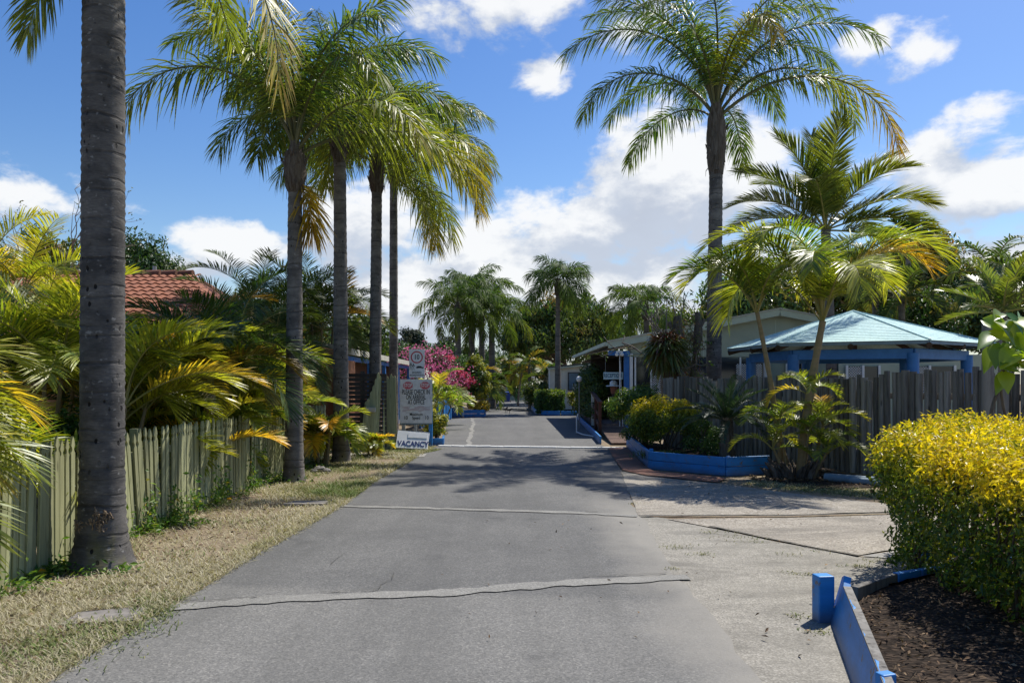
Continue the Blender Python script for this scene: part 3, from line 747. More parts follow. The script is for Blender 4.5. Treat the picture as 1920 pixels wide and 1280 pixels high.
for (px, py) in ((85, 1060), (78, 1082), (62, 1079), (430, 942), (242, 966)):
    p = np.array(G(px, py)) + (0, 0, .06); q = rng.normal(0, .012, (n, 3)) * (1, 1, .4)
    mb.cards(p + q, rng.normal(0, .3, (n, 3)) + (0, -.3, 1), .035, .016, rng, c=1.0)
tag(mb.build('weeds', M['weed']), 'green creeping weeds along the foot of the picket fence', 'weeds', kind='stuff')

mb = MB()                                        # dead leaves
def litter(x, y, rx, ry, n, z=.02, leaf=.05):
    p = np.stack([x + rng.uniform(-rx, rx, n), y + rng.uniform(-ry, ry, n), np.full(n, z) + rng.uniform(0, .02, n)], -1)
    mb.cards(p, nrm(rng.normal(0, .35, (n, 3)) + (0, 0, 1)), leaf, leaf * .4, rng, c=rng.uniform(0, 1, n))
for i in range(2600):
    pass
x = 1.9 + rng.random(2600) * 2.4; y = 3.2 + rng.random(2600) * 3.0
ok = (x > 1.80 + (y - 3.6) * .25) & (y < 5.3 + (x - 2.3) * .44); x, y = x[ok], y[ok]
mb.cards(np.stack([x, y, .115 + .11 * np.clip((x - 2.2) / 1.2, 0, 1) + rng.uniform(0, .025, len(x))], -1), nrm(rng.normal(0, .4, (len(x), 3)) + (0, 0, 1)), .045, .014, rng, c=np.clip(rng.normal(.35, .3, len(x)), 0, 1))
litter(4.9, 12.9, .9, .35, 500, .02, .07); litter(5.9, 12.2, .7, .25, 160, .02, .06); litter(2.7, 10.5, .9, 2.2, 22, .022, .05); litter(-3.7, 8.0, .3, 3.5, 260, .01, .05)
litter(-3.3, 7, .6, 3.2, 420, .012, .045); litter(1.3, 7, 1.6, 2.2, 40, .018, .035); litter(-1.0, 5, 1.4, 2, 6, .012, .03); litter(2.1, 4.6, .5, .9, 26, .015, .04); litter(-3.4, 6, .5, 3, 120, .01, .05)
tag(mb.build('leaf_litter', M['litter']), 'brown fallen leaves scattered on soil and paving', 'leaf litter', kind='stuff')

mb = MB()
o = np.array(G(203, 1156)); mb.prism([(-.26, -.15), (.20, -.17), (.26, .10), (.16, .16), (-.22, .12)], o + (0, 0, .0), (.97, .25, 0), (-.25, .97, 0), (0, 0, .016))
tag(mb.build('drain_cover', M['stone'], org=tuple(o), bevel=.008), 'worn concrete drain cover set in the dry grass beside the road', 'drain cover')
mb = MB(); o = np.array(G(577, 945)); mb.prism([(-.3, -.12), (.24, -.16), (.3, .1), (-.2, .14)], o, (1, .1, 0), (-.1, 1, 0), (0, 0, .03))
tag(mb.build('paving_slab', M['stone'], org=tuple(o), bevel=.008), 'flat grey slab sunk in the verge farther along the picket fence', 'paving slab')

# ------------------------------------------------------------------ picket fence
rng = np.random.default_rng(21)
FX = -4.05
pf = thing('picket_fence', 'pale green timber picket fence with pointed tops and leaning boards', 'fence', (FX, 10, 0))
mb = MB(); y = 3.0
while y < 16.6:
    w = .0315; h = 1.12 + rng.normal(0, .012) - .02 * max(0, y - 13.6)
    if y > 13.55: h += .05
    prof = [(-w, 0), (w, 0), (w, h - .155), (w * .45, h - .13), (w * .45, h - .11), (w * .95, h - .085), (w * .55, h - .035), (0, h), (-w * .55, h - .035), (-w * .95, h - .085), (-w * .45, h - .11), (-w * .45, h - .13), (-w, h - .155)]
    lean = rng.normal(0, .012)
    if 7.2 < y < 9.0: lean -= .16 * sin((y - 7.2) / 1.8 * pi)
    if 4.4 < y < 6.4: lean += .05
    u = np.array((rng.normal(0, .03), cos(lean), -sin(lean))); v = np.array((rng.normal(0, .012), sin(lean), cos(lean)))
    mb.prism(prof, (FX + rng.normal(0, .006), y + (.12 if 7.2 < y < 9 else 0) * 0, rng.uniform(0, .03)), u, v, (.02, 0, 0))
    y += .079 + rng.normal(0, .005) + (.02 if rng.random() < .06 else 0)
mb.build('pickets', M['picket'], pf)
for z in (.28, .86):
    mb = MB(); mb.beam((FX - .045, 3, z), (FX - .045, 16.6, z - .02), .045, .075); mb.build('rail', M['picket'], pf)
for y in (3.6, 6.0, 8.5, 11.0, 13.45, 16.5):
    mb = MB(); mb.box((FX - .12, y, .56), (.09, .09, 1.14)); mb.build('post', M['picket'], pf, bevel=.006)

# ------------------------------------------------------------------ grey paling fence
rng = np.random.default_rng(22)
a = np.array((3.55, 17.75)); b = np.array((8.7, 10.3)); d = nrm(b - a); Ln = np.linalg.norm(b - a)
gf = thing('paling_fence', 'tall weathered grey fence of round log palings', 'fence', (*((a + b) / 2), 0))
nv = np.array((-d[1], d[0])); nv = nv if nv[1] > 0 else -nv
mb = MB(); s = 0
while s < Ln:
    w = rng.uniform(.043, .062); p = a + d * s; h = 1.72 + .0 * s + rng.normal(0, .035) + (.10 if s > 5.2 else 0) + (.05 if rng.random() < .1 else 0)
    tx, ty = rng.normal(0, .012, 2)
    K = 5; q = np.linspace(0, 1, K)
    mb.tube(np.stack([p[0] + tx * q + rng.normal(0, .004, K), p[1] + ty * q, h * q], -1), w * (1 + rng.normal(0, .04, K)), 9, noise=.03, rng=rng)
    s += w * 2 + rng.uniform(-.006, .014)
mb.build('palings', M['paling'], gf)
for z in (.35, 1.4):
    mb = MB(); mb.beam((*(a + nv * .1), z), (*(b + nv * .1), z), .06, .1); mb.build('rail', M['paling'], gf)
mb = MB(); p0 = G(1850, 850); px_, py_ = P(1852, 700, 11.0)[:2]
mb.tube([(px_, py_, 0), (px_, py_, 1.2), (px_, py_, 2.52)], [.085, .08, .075], 12); mb.build('post', M['paling'], gf, True)
mb = MB(); px_, py_ = P(1868, 700, 10.95)[:2]
mb.tube([(px_ + .1, py_, 0), (px_ + .1, py_, 1.2), (px_ + .1, py_, 2.5)], [.07, .065, .06], 12); mb.build('post', M['paling'], gf, True)

# fallen painted log at its foot
p, q = np.array(G(1547, 902)), np.array(G(1640, 910))
lg = MB(); q5 = np.linspace(0, 1, 8)[:, None]; lg.tube(p + (q - p) * q5 + (0, 0, .07), .072 * (1 + rng.normal(0, .03, 8)), 14)
lg.tube(p + (q - p) * np.array([[.42], [.9], [1.02]]) + (.03, -.11, .06), .058, 14)
tag(lg.build('log', M['bluegrey'], org=tuple(p), smooth=True), 'blue grey painted log lying at the foot of the log paling fence', 'log')
# ------------------------------------------------------------------ planters
def boards(name, label, path, h, rows, seed, group=None, w=.05, post_at=(), mat='blue', org=None, cat='planter', z0=0.0):
    """retaining edge of stacked sleepers along a polyline"""
    r = np.random.default_rng(seed); path = [np.array((p[0], p[1], z0)) for p in path]
    t = thing(name, label, cat, tuple(path[0]), group)
    for i in range(rows):
        mb = MB(); hh = h / rows
        for a, b in zip(path[:-1], path[1:]):
            e = nrm(b - a) * .004
            mb.beam(a + e + (0, 0, hh * (i + .5) + r.normal(0, .003)), b - e + (0, 0, hh * (i + .5) + r.normal(0, .006)), w + r.normal(0, .002), hh - .008)
        mb.build('board', M[mat], t, bevel=.008)
    for (p, ph, s_) in post_at:
        mb = MB(); mb.box((p[0], p[1], z0 + ph / 2), (s_, s_, ph)); mb.build('post', M[mat], t, bevel=.01)
    return t
boards('planter', 'bright blue sleeper planter in front of the log palings beside the brick edging', [G(1176, 838), G(1218, 879), G(1360, 893), G(1442, 889)], .34, 2, 1, post_at=[((2.68, 14.78), .36, .07), ((3.79, 13.46), .35, .06)])
boards('planter', 'low blue planter edge along the ramp and dark creeper', [G(1126, 833), G(1096, 800), G(1082, 785)], .22, 1, 2)
boards('planter', 'blue planter box under the bougainvillea beside the road', [(-3.3, 35.6), (-2.35, 35.4), (-2.3, 36.5)], .46, 2, 3)
boards('planter', 'lighter blue planter box under the yellow shrub by the road', [(-2.2, 35.2), (-1.28, 35.2), (-1.25, 36.4)], .36, 2, 4)
boards('planter', 'small blue planter corner behind the check in sign', [(-2.25, 19.9), (-1.78, 19.75), (-1.85, 20.8)], .2, 1, 5)
boards('planter', 'low blue kerb planter round the trimmed green hedge', [(1.15, 45), (1.18, 39.5), (1.45, 37.2), (2.3, 36.8)], .24, 1, 6)
boards('planter', 'low blue planter in front of the cream cabin', [(2.36, 36.9), (3.6, 36.7), (4.4, 36.6)], .25, 1, 7)
# near planter: leaning front board, thick post, back board
t = thing('planter', 'blue planter with a leaning board and thick corner post under the hedge', 'planter', (2.2, 5.35, 0))
pc = G(1549, 1168)
mb = MB(); mb.box((pc[0] + .0, pc[1] + .05, .15), (.115, .10, .34), rz=.12); mb.build('post', M['blue'], t, bevel=.008)
mb = MB(); A = np.array((2.27, 5.28, .13)); B = np.array((1.74, 3.55, .11))
dv = nrm(B - A); up = nrm(np.array((.26, -.06, 1.0))); th = nrm(np.cross(dv, up)) * .045
o_ = A; L_ = np.linalg.norm(B - A)
rj = np.random.default_rng(12)
prof = [(0, -.15), (L_, -.13)] + [(L_ * (1 - q) + .14 * q, .12 + .025 * q + rj.normal(0, .004)) for q in np.linspace(0, 1, 22)] + [(.11, .165), (.09, .15), (.07, .20), (.03, .185), (0, .17)]
mb.prism(prof, A, dv, up, th); mb.build('board', M['blue'], t, bevel=.006)
mb = MB(); mb.beam(A + dv * .15 + up * .147 + th * .5, A + dv * L_ + up * .121 + th * .5, .05, .012); mb.build('worn_edge', M['paling'], t)
mb = MB(); mb.beam(A + (.14, .12, -.02), (2.86, 5.74, .12), .05, .20); mb.build('board', M['paling'], t, bevel=.006)
mb = MB(); mb.beam((2.87, 5.745, .12), (3.1, 5.86, .12), .055, .20); mb.beam((3.12, 5.87, .12), (4.6, 6.5, .12), .05, .20); mb.build('board', M['blue'], t, bevel=.006)
mb = MB(); pp = P(1722, 1060, 6.2); mb.box((pp[0] + .06, pp[1], .17), (.075, .075, .36)); mb.build('post', M['blue'], t, bevel=.008)
mb = MB(); mb.box((1.80, 3.70, .14), (.08, .06, .22), rz=.3); mb.build('post', M['blue'], t, bevel=.008)

# ------------------------------------------------------------------ signs
X, Y_, Z_ = (1, 0, 0), (0, 1, 0), (0, 0, 1)
def sq(px, py, Y): return np.array(P(px, py, Y))
SY = 19.3; k = SY / F
t = thing('check_in_sign', 'weathered notice board asking guests to check in at the office', 'sign', (-2.4, SY, 0))
tl = sq(750, 711, SY); br = sq(810, 793, SY); cx = (tl[0] + br[0]) / 2; W = br[0] - tl[0]; Hh = tl[2] - br[2]
mb = MB(); mb.box((cx, SY, (tl[2] + br[2]) / 2), (W, .02, Hh)); mb.build('board', M['signface'], t, bevel=.003)
mb = MB(); mb.box((cx, SY + .015, (tl[2] + br[2]) / 2 - .02), (W + .02, .01, Hh + .03)); mb.build('backing', M['bluegrey'], t)
for px, m, w in ((756, 'galv', .085), (807, 'blue', .09), (778, 'galv', .07)):
    x = sq(px, 0, SY)[0]; mb = MB(); mb.box((x, SY + .07, .55 if m != 'blue' else .5), (w, .08, 1.1 if m != 'blue' else 1.0)); mb.build('post', M[m], t, bevel=.004)
fy = SY - .013
for px in (765, 797):
    c = sq(px, 722.5, SY); mb = MB(); r_ = 8.6 * k
    mb.prism([(1.12 * r_ * cos(pi / 8 + i * pi / 4), .86 * r_ * sin(pi / 8 + i * pi / 4)) for i in range(8)], (c[0], fy, c[2]), X, Z_, (0, .002, 0))
    ob = mb.build('stop_octagon', M['fadered'], t)
    mb = MB(); text(mb, 'STOP', .12, (c[0], fy - .002, c[2]), X, Z_, (0, -1, 0), offset=.001, xs=.70); mb.build('lettering', M['signwhite'], ob)
mb = MB()
for s_, px, py, sz, xs in (('PLEASE CHECK IN', 780, 735.0, .165, .53), ('ON ARRIVAL', 780, 744.6, .165, .53), ('AT OFFICE', 780.5, 753.8, .165, .53)):
    c = sq(px, py, SY); text(mb, s_, sz, (c[0], fy, c[2]), X, Z_, (0, -1, 0), offset=.0022, xs=xs)
mb.build('lettering', M['black'], t)
mb = MB()
for s_, px, py, sz in (('Maximum', 780.5, 776.5, .105), ('Speed', 780.5, 783.3, .105), ('10', 761, 783, .13), ('10', 800, 783, .13)):
    c = sq(px, py, SY); text(mb, s_, sz, (c[0], fy, c[2]), X, Z_, (0, -1, 0), offset=.0008, xs=.8)
mb.build('lettering', M['black'], t)
mb = MB(); r2 = np.random.default_rng(3)
for i in range(26):
    c = sq(r2.uniform(758, 802), r2.uniform(761, 771), SY); mb.box((c[0], fy + .001 - i * .0001, c[2]), (r2.uniform(.05, .22), .002, r2.uniform(.015, .03)))
mb.build('faded_print', M['ghost'], t)

SY2 = 20.2; k = SY2 / F
t = thing('speed_sign', 'white shared roadways sign with a red ringed 10 above the notice board', 'sign', (-2.5, SY2, 0))
a, b = sq(767, 655, SY2), sq(796, 707.5, SY2); cx = (a[0] + b[0]) / 2
mb = MB(); mb.box((cx, SY2, (a[2] + b[2]) / 2), (b[0] - a[0], .012, a[2] - b[2])); mb.build('panel', M['signwhite'], t, bevel=.003)
mb = MB(); mb.tube([(cx, SY2 + .04, 0), (cx, SY2 + .04, a[2] - .05)], .03, 10); mb.build('pole', M['galv'], t)
fy = SY2 - .009; c = sq(781.5, 669.5, SY2); n = 32; ro, ri = 11.4 * k, 9.2 * k
mb = MB(); an = np.linspace(0, 2 * pi, n, endpoint=False)
V = np.concatenate([np.stack([c[0] + r_ * np.cos(an), np.full(n, fy), c[2] + r_ * np.sin(an)], -1) for r_ in (ro, ri)])
mb.add(V, [(i, (i + 1) % n, n + (i + 1) % n, n + i) for i in range(n)]); mb.build('ring', M['redring'], t)
mb = MB(); text(mb, '10', .18, (c[0], fy, c[2]), X, Z_, (0, -1, 0), offset=.0025, xs=.80)
for s_, py in (('SHARED', 698.2), ('ROADWAYS', 703.4)):
    q = sq(781.5, py, SY2); text(mb, s_, .072, (q[0], fy, q[2]), X, Z_, (0, -1, 0), offset=.0005, xs=.92)
mb.build('lettering', M['black'], t)
mb = MB()                                          # two walkers and a car
def stick(px, py, s, flip=1):
    o = sq(px, py, SY2); f = lambda x, z: (o[0] + x * s * flip, fy, o[2] + z * s)
    mb.prism([(.045 * cos(i * pi / 4), .045 * sin(i * pi / 4)) for i in range(8)], f(0, .42), (s, 0, 0), (0, 0, s), (0, .003, 0))
    for p, q, w in (((0, .36), (0, .12), .11), ((0, .14), (.10, -.22), .06), ((0, .14), (-.09, -.22), .06), ((.02, .34), (.12, .12), .045), ((-.02, .34), (-.11, .14), .045)):
        mb.beam(f(*p), f(*q), .003, w * s)
stick(770.5, 689, .30); stick(775.5, 689.5, .26, -1)
o = sq(787.5, 688.5, SY2); cw = 14.5 * k
mb.prism([(-.5, -.10), (-.36, -.10), (-.30, -.17), (-.22, -.10), (.22, -.10), (.30, -.17), (.38, -.10), (.5, -.08), (.48, .03), (.26, .05), (.12, .17), (-.30, .17), (-.44, .05), (-.5, .04)], (o[0], fy, o[2]), (cw, 0, 0), (0, 0, cw), (0, .003, 0))
mb.build('pictogram', M['black'], t)

SY3 = 18.35; k = SY3 / F
t = thing('vacancy_sign', 'low white vacancy sign tilted on the grass below the notice board', 'sign', (-2.5, SY3, 0))
a, b = sq(741, 810, SY3), sq(803, 838, SY3); Wd = b[0] - a[0]; cx = (a[0] + b[0]) / 2; hz = a[2] - .05
tl_ = .62; v = np.array((0, sin(tl_), cos(tl_))); nn = np.array((0, -cos(tl_), sin(tl_))); u = nrm(np.array((1, .0, -.045)))
o = np.array((cx, SY3, .06)); hl = hz / cos(tl_)
mb = MB(); mb.prism([(-Wd / 2 + .01, 0), (Wd / 2 - .03, 0), (Wd / 2, hl * .96), (-Wd / 2 + .03, hl)], o, u, v, -nn * .05); mb.build('board', M['whitepaint'], t, bevel=.004)
mb = MB(); q = o + u * .05 + v * hl * .60 + nn * .004; mb.prism([(-.16, 0), (.30, 0), (.30, .135), (-.16, .135)], q, u, v, nn * .006); mb.build('cover_strip', M['signwhite'], t)
mb = MB(); q = o + u * .02 + v * hl * .24 + nn * .003; text(mb, 'VACANCY', .20, q, u, v, nn, offset=.005, xs=.78); mb.build('lettering', M['navy'], t)
for s_ in (-1, 1):
    mb = MB(); mb.beam(o + u * s_ * Wd * .36 + v * hl * .8 - nn * .06, o + u * s_ * Wd * .36 + (0, .42, -.02), .03, .03); mb.build('leg', M['galv'], t)

# ------------------------------------------------------------------ red tiled house
t = thing('house', 'brick coloured house with a terracotta tiled roof behind the cane palms', 'house', (-14, 19, 0))
ye, yr, ze, zr, x0, x1 = 14.4, 19.4, 2.45, 4.32, -22.0, -5.6
mb = MB(); rows = 15; per = .21; nxx = int((x1 - x0) / per * 6); xs = np.linspace(x0, x1, nxx); sl = nrm(np.array((0, yr - ye, zr - ze))); nl_ = np.array((0, -sl[2], sl[1]))
wv = .028 * np.abs(np.sin(xs / per * pi)) ** .7 * 1.4 + .012 * np.sin(xs / per * 2 * pi)
r2 = np.random.default_rng(9)
for r_ in range(rows):
    t0, t1 = r_ / rows, (r_ + 1.12) / rows
    lo = np.stack([xs, np.full(nxx, ye + (yr - ye) * t0), np.full(nxx, ze + (zr - ze) * t0)], -1) + nl_ * (wv + .035)[:, None]
    hi = np.stack([xs, np.full(nxx, ye + (yr - ye) * t1), np.full(nxx, ze + (zr - ze) * t1)], -1) + nl_ * (wv + .0)[:, None]
    bt = lo - nl_ * .035
    tt_ = np.repeat(r2.uniform(0, 1, nxx // 6 + 2), 6)[:nxx]
    i = np.arange(int((xs < x1 - 2.4 * t0).sum()) - 1)
    mb.add(np.concatenate([lo, hi, bt]), np.concatenate([np.stack([i, i + 1, nxx + i + 1, nxx + i], -1), np.stack([2 * nxx + i, 2 * nxx + i + 1, i + 1, i], -1)]), c=np.tile(tt_, 3))
rf = mb.build('roof', M['tile'], t)
xg = x1 - 2.4
mb = MB(); mb.add([(x0, yr, zr), (xg, yr, zr), (x1, yr + 5, ze), (x0, yr + 5, ze), (x1, ye, ze), (xg, yr, zr), (x1, yr + 5, ze)], [(0, 1, 2, 3)], [(4, 6, 5)]); mb.build('back_slope', M['tile'], rf)
x1_, x1 = x1, xg
mb = MB()
for i in range(34):
    xx0 = x0 + (x1 - x0) * i / 34; mb.tube([(xx0, yr, zr + .03), (xx0 + .36, yr, zr + .035)], [.10, .115], 8)
mb.build('ridge_cap', M['brownwood'], rf, True)
mb = MB(); mb.box(((x0 + x1_) / 2 - .2, yr, 1.2), (x1_ - x0 - .8, 8.8, 2.4)); mb.build('wall', M['terracotta'], t)
pp = P(290, 508, 19.8); mb = MB(); mb.tube([(pp[0], 19.8, 4.0), (pp[0], 19.8, 4.62)], .05, 10); mb.build('vent_pipe', M['galv'], t)

# terracotta gatehouse
t = thing('gatehouse', 'terracotta rendered block with a recessed door behind the palm trunks', 'building', (-4.7, 19.6, 0))
mb = MB(); xa, xb = -5.15, -4.34; zt = 2.45
mb.box(((xa - 4.72) / 2 + 0, 20.2, zt / 2), (-4.72 - xa, 2.2, zt)); mb.box(((-4.72 + xb) / 2, 20.26, zt / 2 - .12), (xb + 4.72 - .004, 2.0, zt - .24)); mb.build('wall', M['terracotta'], t, bevel=.01)
mb = MB(); mb.box((-4.54, 19.265, .95), (.26, .03, 1.9)); mb.build('door', M['terradoor'], t, bevel=.006)
mb = MB(); mb.box((xa + .2, 20.2, zt + .025), (.52, 2.3, .05)); mb.build('coping', M['terracotta'], t)

# timber cottage with blue posts
t = thing('cottage', 'brown weatherboard cottage with blue veranda posts and a pale fascia', 'building', (-5, 27, 0))
mb = MB(); ya, yb = 20.8, 34.0
for i in range(15):
    z = .1 + i * .15; mb.box((-5.0, (ya + yb) / 2, z + .075), (.08, yb - ya, .155), tilt=None)
mb.box((-7, (ya + yb) / 2, 1.1), (3.9, yb - ya - .02, 2.2)); mb.build('wall', M['brownwood'], t)
mb = MB(); mb.beam((-4.35, ya - .4, 2.46), (-4.35, yb + .3, 2.42), .04, .17); mb.beam((-4.36, ya - .42, 2.47), (-7.5, ya - .42, 3.1), .04, .17); mb.build('fascia', M['palefascia'], t)
mb = MB(); mb.add([(-4.36, ya - .4, 2.52), (-4.36, yb + .3, 2.48), (-8, yb + .3, 3.3), (-8, ya - .4, 3.3)], [(0, 1, 2, 3)]); mb.add([(-4.36, ya - .4, 2.46), (-4.36, yb + .3, 2.42), (-8, yb + .3, 3.24), (-8, ya - .4, 3.24)], [(3, 2, 1, 0)]); mb.build('roof', M['roofgrey'], t)
for y in (21.6, 24.2, 27.0, 30.2, 33.4):
    mb = MB(); mb.box((-4.5, y, 1.15), (.12, .12, 2.3)); mb.build('post', M['bluepost'], t, bevel=.006)
mb = MB(); mb.beam((-4.5, ya, 2.28), (-4.5, yb, 2.26), .1, .13); mb.build('veranda_beam', M['bluepost'], t)
for y in (22.4, 29):
    mb = MB(); mb.box((-4.95, y, 1.7), (.04, 1.5, .9)); w_ = mb.build('window', M['glass'], t)
    mb = MB()
    for dy, dz, sy, sz in ((-.78, 0, .06, 1.0), (.78, 0, .06, 1.0), (0, .47, 1.5, .06), (0, -.47, 1.5, .06)): mb.box((-4.925, y + dy, 1.7 + dz), (.05, sy, sz))
    mb.build('frame', M['bluepost'], w_)

# dark slat screen and leaning palings at the gateway
t = thing('slat_screen', 'dark horizontal slat screen with a raking top between the palms', 'fence', (-3.8, 18.4, 0))
mb = MB(); r2 = np.random.default_rng(4)
for i in range(17):
    z = .12 + i * .105; xr = -3.05 - max(0, z - 1.1) * .0
    mb.beam((-4.25, 18.55, z), (-3.02 - .35 * max(0, 1.5 - z) * 0, 18.50, z + r2.normal(0, .004)), .025, .088)
mb.build('slats', M['slat'], t)
for x in (-4.2, -3.62):
    mb = MB(); mb.box((x, 18.62, .95), (.1, .09, 1.9)); mb.build('post', M['slat'], t)
mb = MB(); mb.beam((-3.60, 18.42, .02), (-3.58, 18.42, 1.0), .10, .12); mb.build('post', M['slat'], t)
t = thing('gate_palings', 'tall pale green palings leaning together behind the third palm', 'fence', (-3.3, 19.0, 0))
r2 = np.random.default_rng(14); mb = MB()
for i in range(15):
    f_ = i / 14; x = -3.56 + f_ * .78
    if .45 < f_ < .58: continue
    h = 1.12 + .62 * min(1, f_ * 3.0) + r2.normal(0, .03); ln = .10 - .12 * f_
    mb.prism([(-.03, 0), (.03, 0), (.028, h), (0, h + .05), (-.028, h)], (x - .03, 18.3 + r2.normal(0, .012) + .3 * f_, 0), nrm(np.array((1, .3, 0))), np.array((ln, .02, 1)), (0, -.022, 0))
mb.build('palings', M['picket'], t)
mb = MB(); mb.beam((-3.6, 18.36, .4), (-2.8, 18.62, .4), .04, .07); mb.build('rail', M['picket'], t)
mb = MB(); mb.box((-3.36, 18.28, .98), (.22, .16, .11)); ob = mb.build('letterbox', M['palefascia'], org=(-3.36, 18.28, .92), bevel=.008)
tag(ob, 'small cream letterbox fixed to the leaning green palings', 'letterbox')

# blue palings beyond the sign
t = thing('blue_fence', 'light blue paling fence behind the check in sign', 'fence', (-3.2, 28, 0)); mb = MB()
for i in range(16):
    mb.box((-3.2 + .05 * (i % 2) * .2 + i * .035, 27.0 + i * .42, .62), (.05, .36, 1.25))
mb.build('palings', M['blue'], t)
mb = MB(); mb.beam((-3.24, 26.9, .9), (-2.66, 33.5, .9), .04, .08); mb.build('rail', M['blue'], t)

# ------------------------------------------------------------------ office with the long gable
OY = 24.0
t = thing('office', 'sage green reception building with a long low gable and covered porch', 'building', (7.5, 26, 0))
xl, xp, xr, zl, zp = 2.97, 8.25, 13.6, 2.85, 3.86
roofz = lambda x: zl + (zp - zl) * (1 - abs(x - xp) / (xp - xl))
mb = MB()          # gable cladding above the window head
mb.prism([(3.72, 2.42), (13.2, 2.42), (13.2, roofz(13.2) - .12), (xp, zp - .12), (3.72, roofz(3.72) - .12)], (0, OY + .06, 0), X, Z_, (0, .08, 0)); mb.build('gable_panel', M['sage'], t)
mb = MB()
for x in (6.0, 8.25, 10.5): mb.box((x, OY + .05, (2.42 + roofz(x) - .3) / 2), (.03, .012, roofz(x) - 2.42 - .3))
mb.build('cover_strip', M['sagetrim'], t)
for (xa, xb) in ((xl - .02, xp), (xr + .02, xp)):
    mb = MB(); mb.beam((xa, OY - .35, roofz(xa) - .06), (xb, OY - .35, zp - .06), .035, .24); mb.build('fascia', M['sagetrim'], t)
    mb = MB(); mb.beam((xa, OY - .385, roofz(xa) + .035), (xb, OY - .385, zp + .035), .05, .045); mb.build('barge_cap', M['palefascia'], t)
    mb = MB(); mb.add([(xa, OY - .36, roofz(xa) + .03), (xb, OY - .36, zp + .03), (xb, 36, zp + .03), (xa, 36, roofz(xa) + .03)], [(0, 1, 2, 3)])
    mb.add([(xa, OY - .36, roofz(xa) - .05), (xb, OY - .36, zp - .05), (xb, 36, zp - .05), (xa, 36, roofz(xa) - .05)], [(3, 2, 1, 0)]); mb.build('roof', M['roofgrey'], t)
mb = MB(); mb.beam((xl - .08, OY - .4, zl - .05), (xl - .08, 36, zl - .05), .11, .11); mb.build('gutter', M['sagetrim'], t)
mb = MB(); mb.box((8.9, OY + .12, .6), (8.6, .16, 1.2)); mb.box((9.0, OY + .22, 1.82), (8.4, .06, 1.22)); mb.build('wall', M['sage'], t)
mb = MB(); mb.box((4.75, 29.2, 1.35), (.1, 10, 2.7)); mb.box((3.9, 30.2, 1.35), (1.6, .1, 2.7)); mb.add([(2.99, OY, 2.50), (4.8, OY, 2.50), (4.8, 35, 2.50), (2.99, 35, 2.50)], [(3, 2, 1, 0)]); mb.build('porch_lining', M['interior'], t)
mb = MB(); mb.box((3.78, 28.5, .17), (1.7, 9, .33)); mb.build('porch_floor', M['deck'], t)
for (xa, xb) in ((3.86, 4.85), (4.95, 6.3), (6.4, 7.9), (8.6, 9.6), (10.1, 12.6)):
    mb = MB(); mb.box(((xa + xb) / 2, OY + .1, 1.82), (xb - xa, .06, 1.18)); w_ = mb.build('window', M['glass'], t)
    mb = MB()
    for x in (xa, (xa + xb) / 2, xb): mb.box((x, OY + .055, 1.82), (.05, .05, 1.18))
    mb.build('frame', M['whitepaint'], w_)
for x, m, w in ((3.58, 'bluepost', .16), (3.72, 'whitepaint', .10), (7.98, 'whitepaint', .16), (12.8, 'whitepaint', .2)):
    mb = MB(); mb.box((x, OY + .01, 1.27), (w, .12, 2.5)); mb.build('post', M[m], t, bevel=.006)
mb = MB(); mb.beam((2.99, OY - .15, 2.53), (3.66, OY - .15, 2.53), .08, .14); mb.build('veranda_beam', M['bluepost'], t)
def lattice(mb, x0, x1, z0, z1, y, s=.07, w=.012):
    n = int((x1 - x0 + z1 - z0) / s)
    for i in range(n + 1):
        for sg in (1, -1):
            pts = []
            c = x0 + i * s - (0 if sg > 0 else 0)
            if sg > 0: a, b = (c, z0), (c - (z1 - z0), z1)
            else: a, b = (c - (z1 - z0), z0), (c, z1)
            (ax, az), (bx, bz) = a, b
            for q in range(2):
                if ax < x0: az += (x0 - ax) * (bz - az) / (bx - ax); ax = x0
                if ax > x1: az += (x1 - ax) * (bz - az) / (bx - ax); ax = x1
                ax, az, bx, bz = bx, bz, ax, az
            if abs(ax - bx) > .02: mb.beam((ax, y + .004 * sg, az), (bx, y + .004 * sg, bz), .006, w)
mb = MB(); lattice(mb, 4.35, 4.85, 1.2, 1.85, OY - .02); lattice(mb, 7.0, 7.8, 1.6, 2.2, OY - .02); mb.build('lattice', M['whitepaint'], t)

t = thing('ramp', 'brown boarded entry ramp with a sloping handrail to the porch', 'ramp', (2.9, 22, 0))
mb = MB()
for i in range(26):
    f_ = i / 26; y = 20.0 + f_ * 5.2; mb.box((2.98 + .16 * f_, y, .05 + .27 * f_), (.80, .185, .035))
mb.build('deck', M['deck'], t)
pa, pb = np.array((2.62, 22.9, .1)), np.array((2.86, 27.2, .3))
for p, h, m in ((pa, .92, 'brownwood'), (pb, .92, 'whitepaint'), ((pa + pb) / 2, .9, 'brownwood')):
    mb = MB(); mb.box((p[0], p[1], p[2] + h / 2 - .1), (.09, .09, h + .2)); mb.build('post', M[m], t, bevel=.006)
mb = MB(); mb.beam(pa + (0, -.1, .93), pb + (0, .1, .97), .13, .05); mb.build('handrail', M['brownwood'], t, bevel=.006)
mb = MB(); mb.beam(pa + (0, 0, .5), pb + (0, 0, .5), .03, .09); mb.beam(pa + (0, 0, .2), pb + (0, 0, .2), .03, .09); mb.build('side_rail', M['brownwood'], t)
t = thing('porch_railing', 'dark slatted railing across the shaded porch', 'railing', (3.3, 27.5, .33)); mb = MB()
mb.beam((2.95, 27.6, 1.2), (3.75, 27.6, 1.2), .07, .06); mb.build('rail', M['slat'], t)
mb = MB(); [mb.box((2.97 + i * .075, 27.6, .76), (.05, .025, .85)) for i in range(11)]; mb.build('balusters', M['slat'], t)

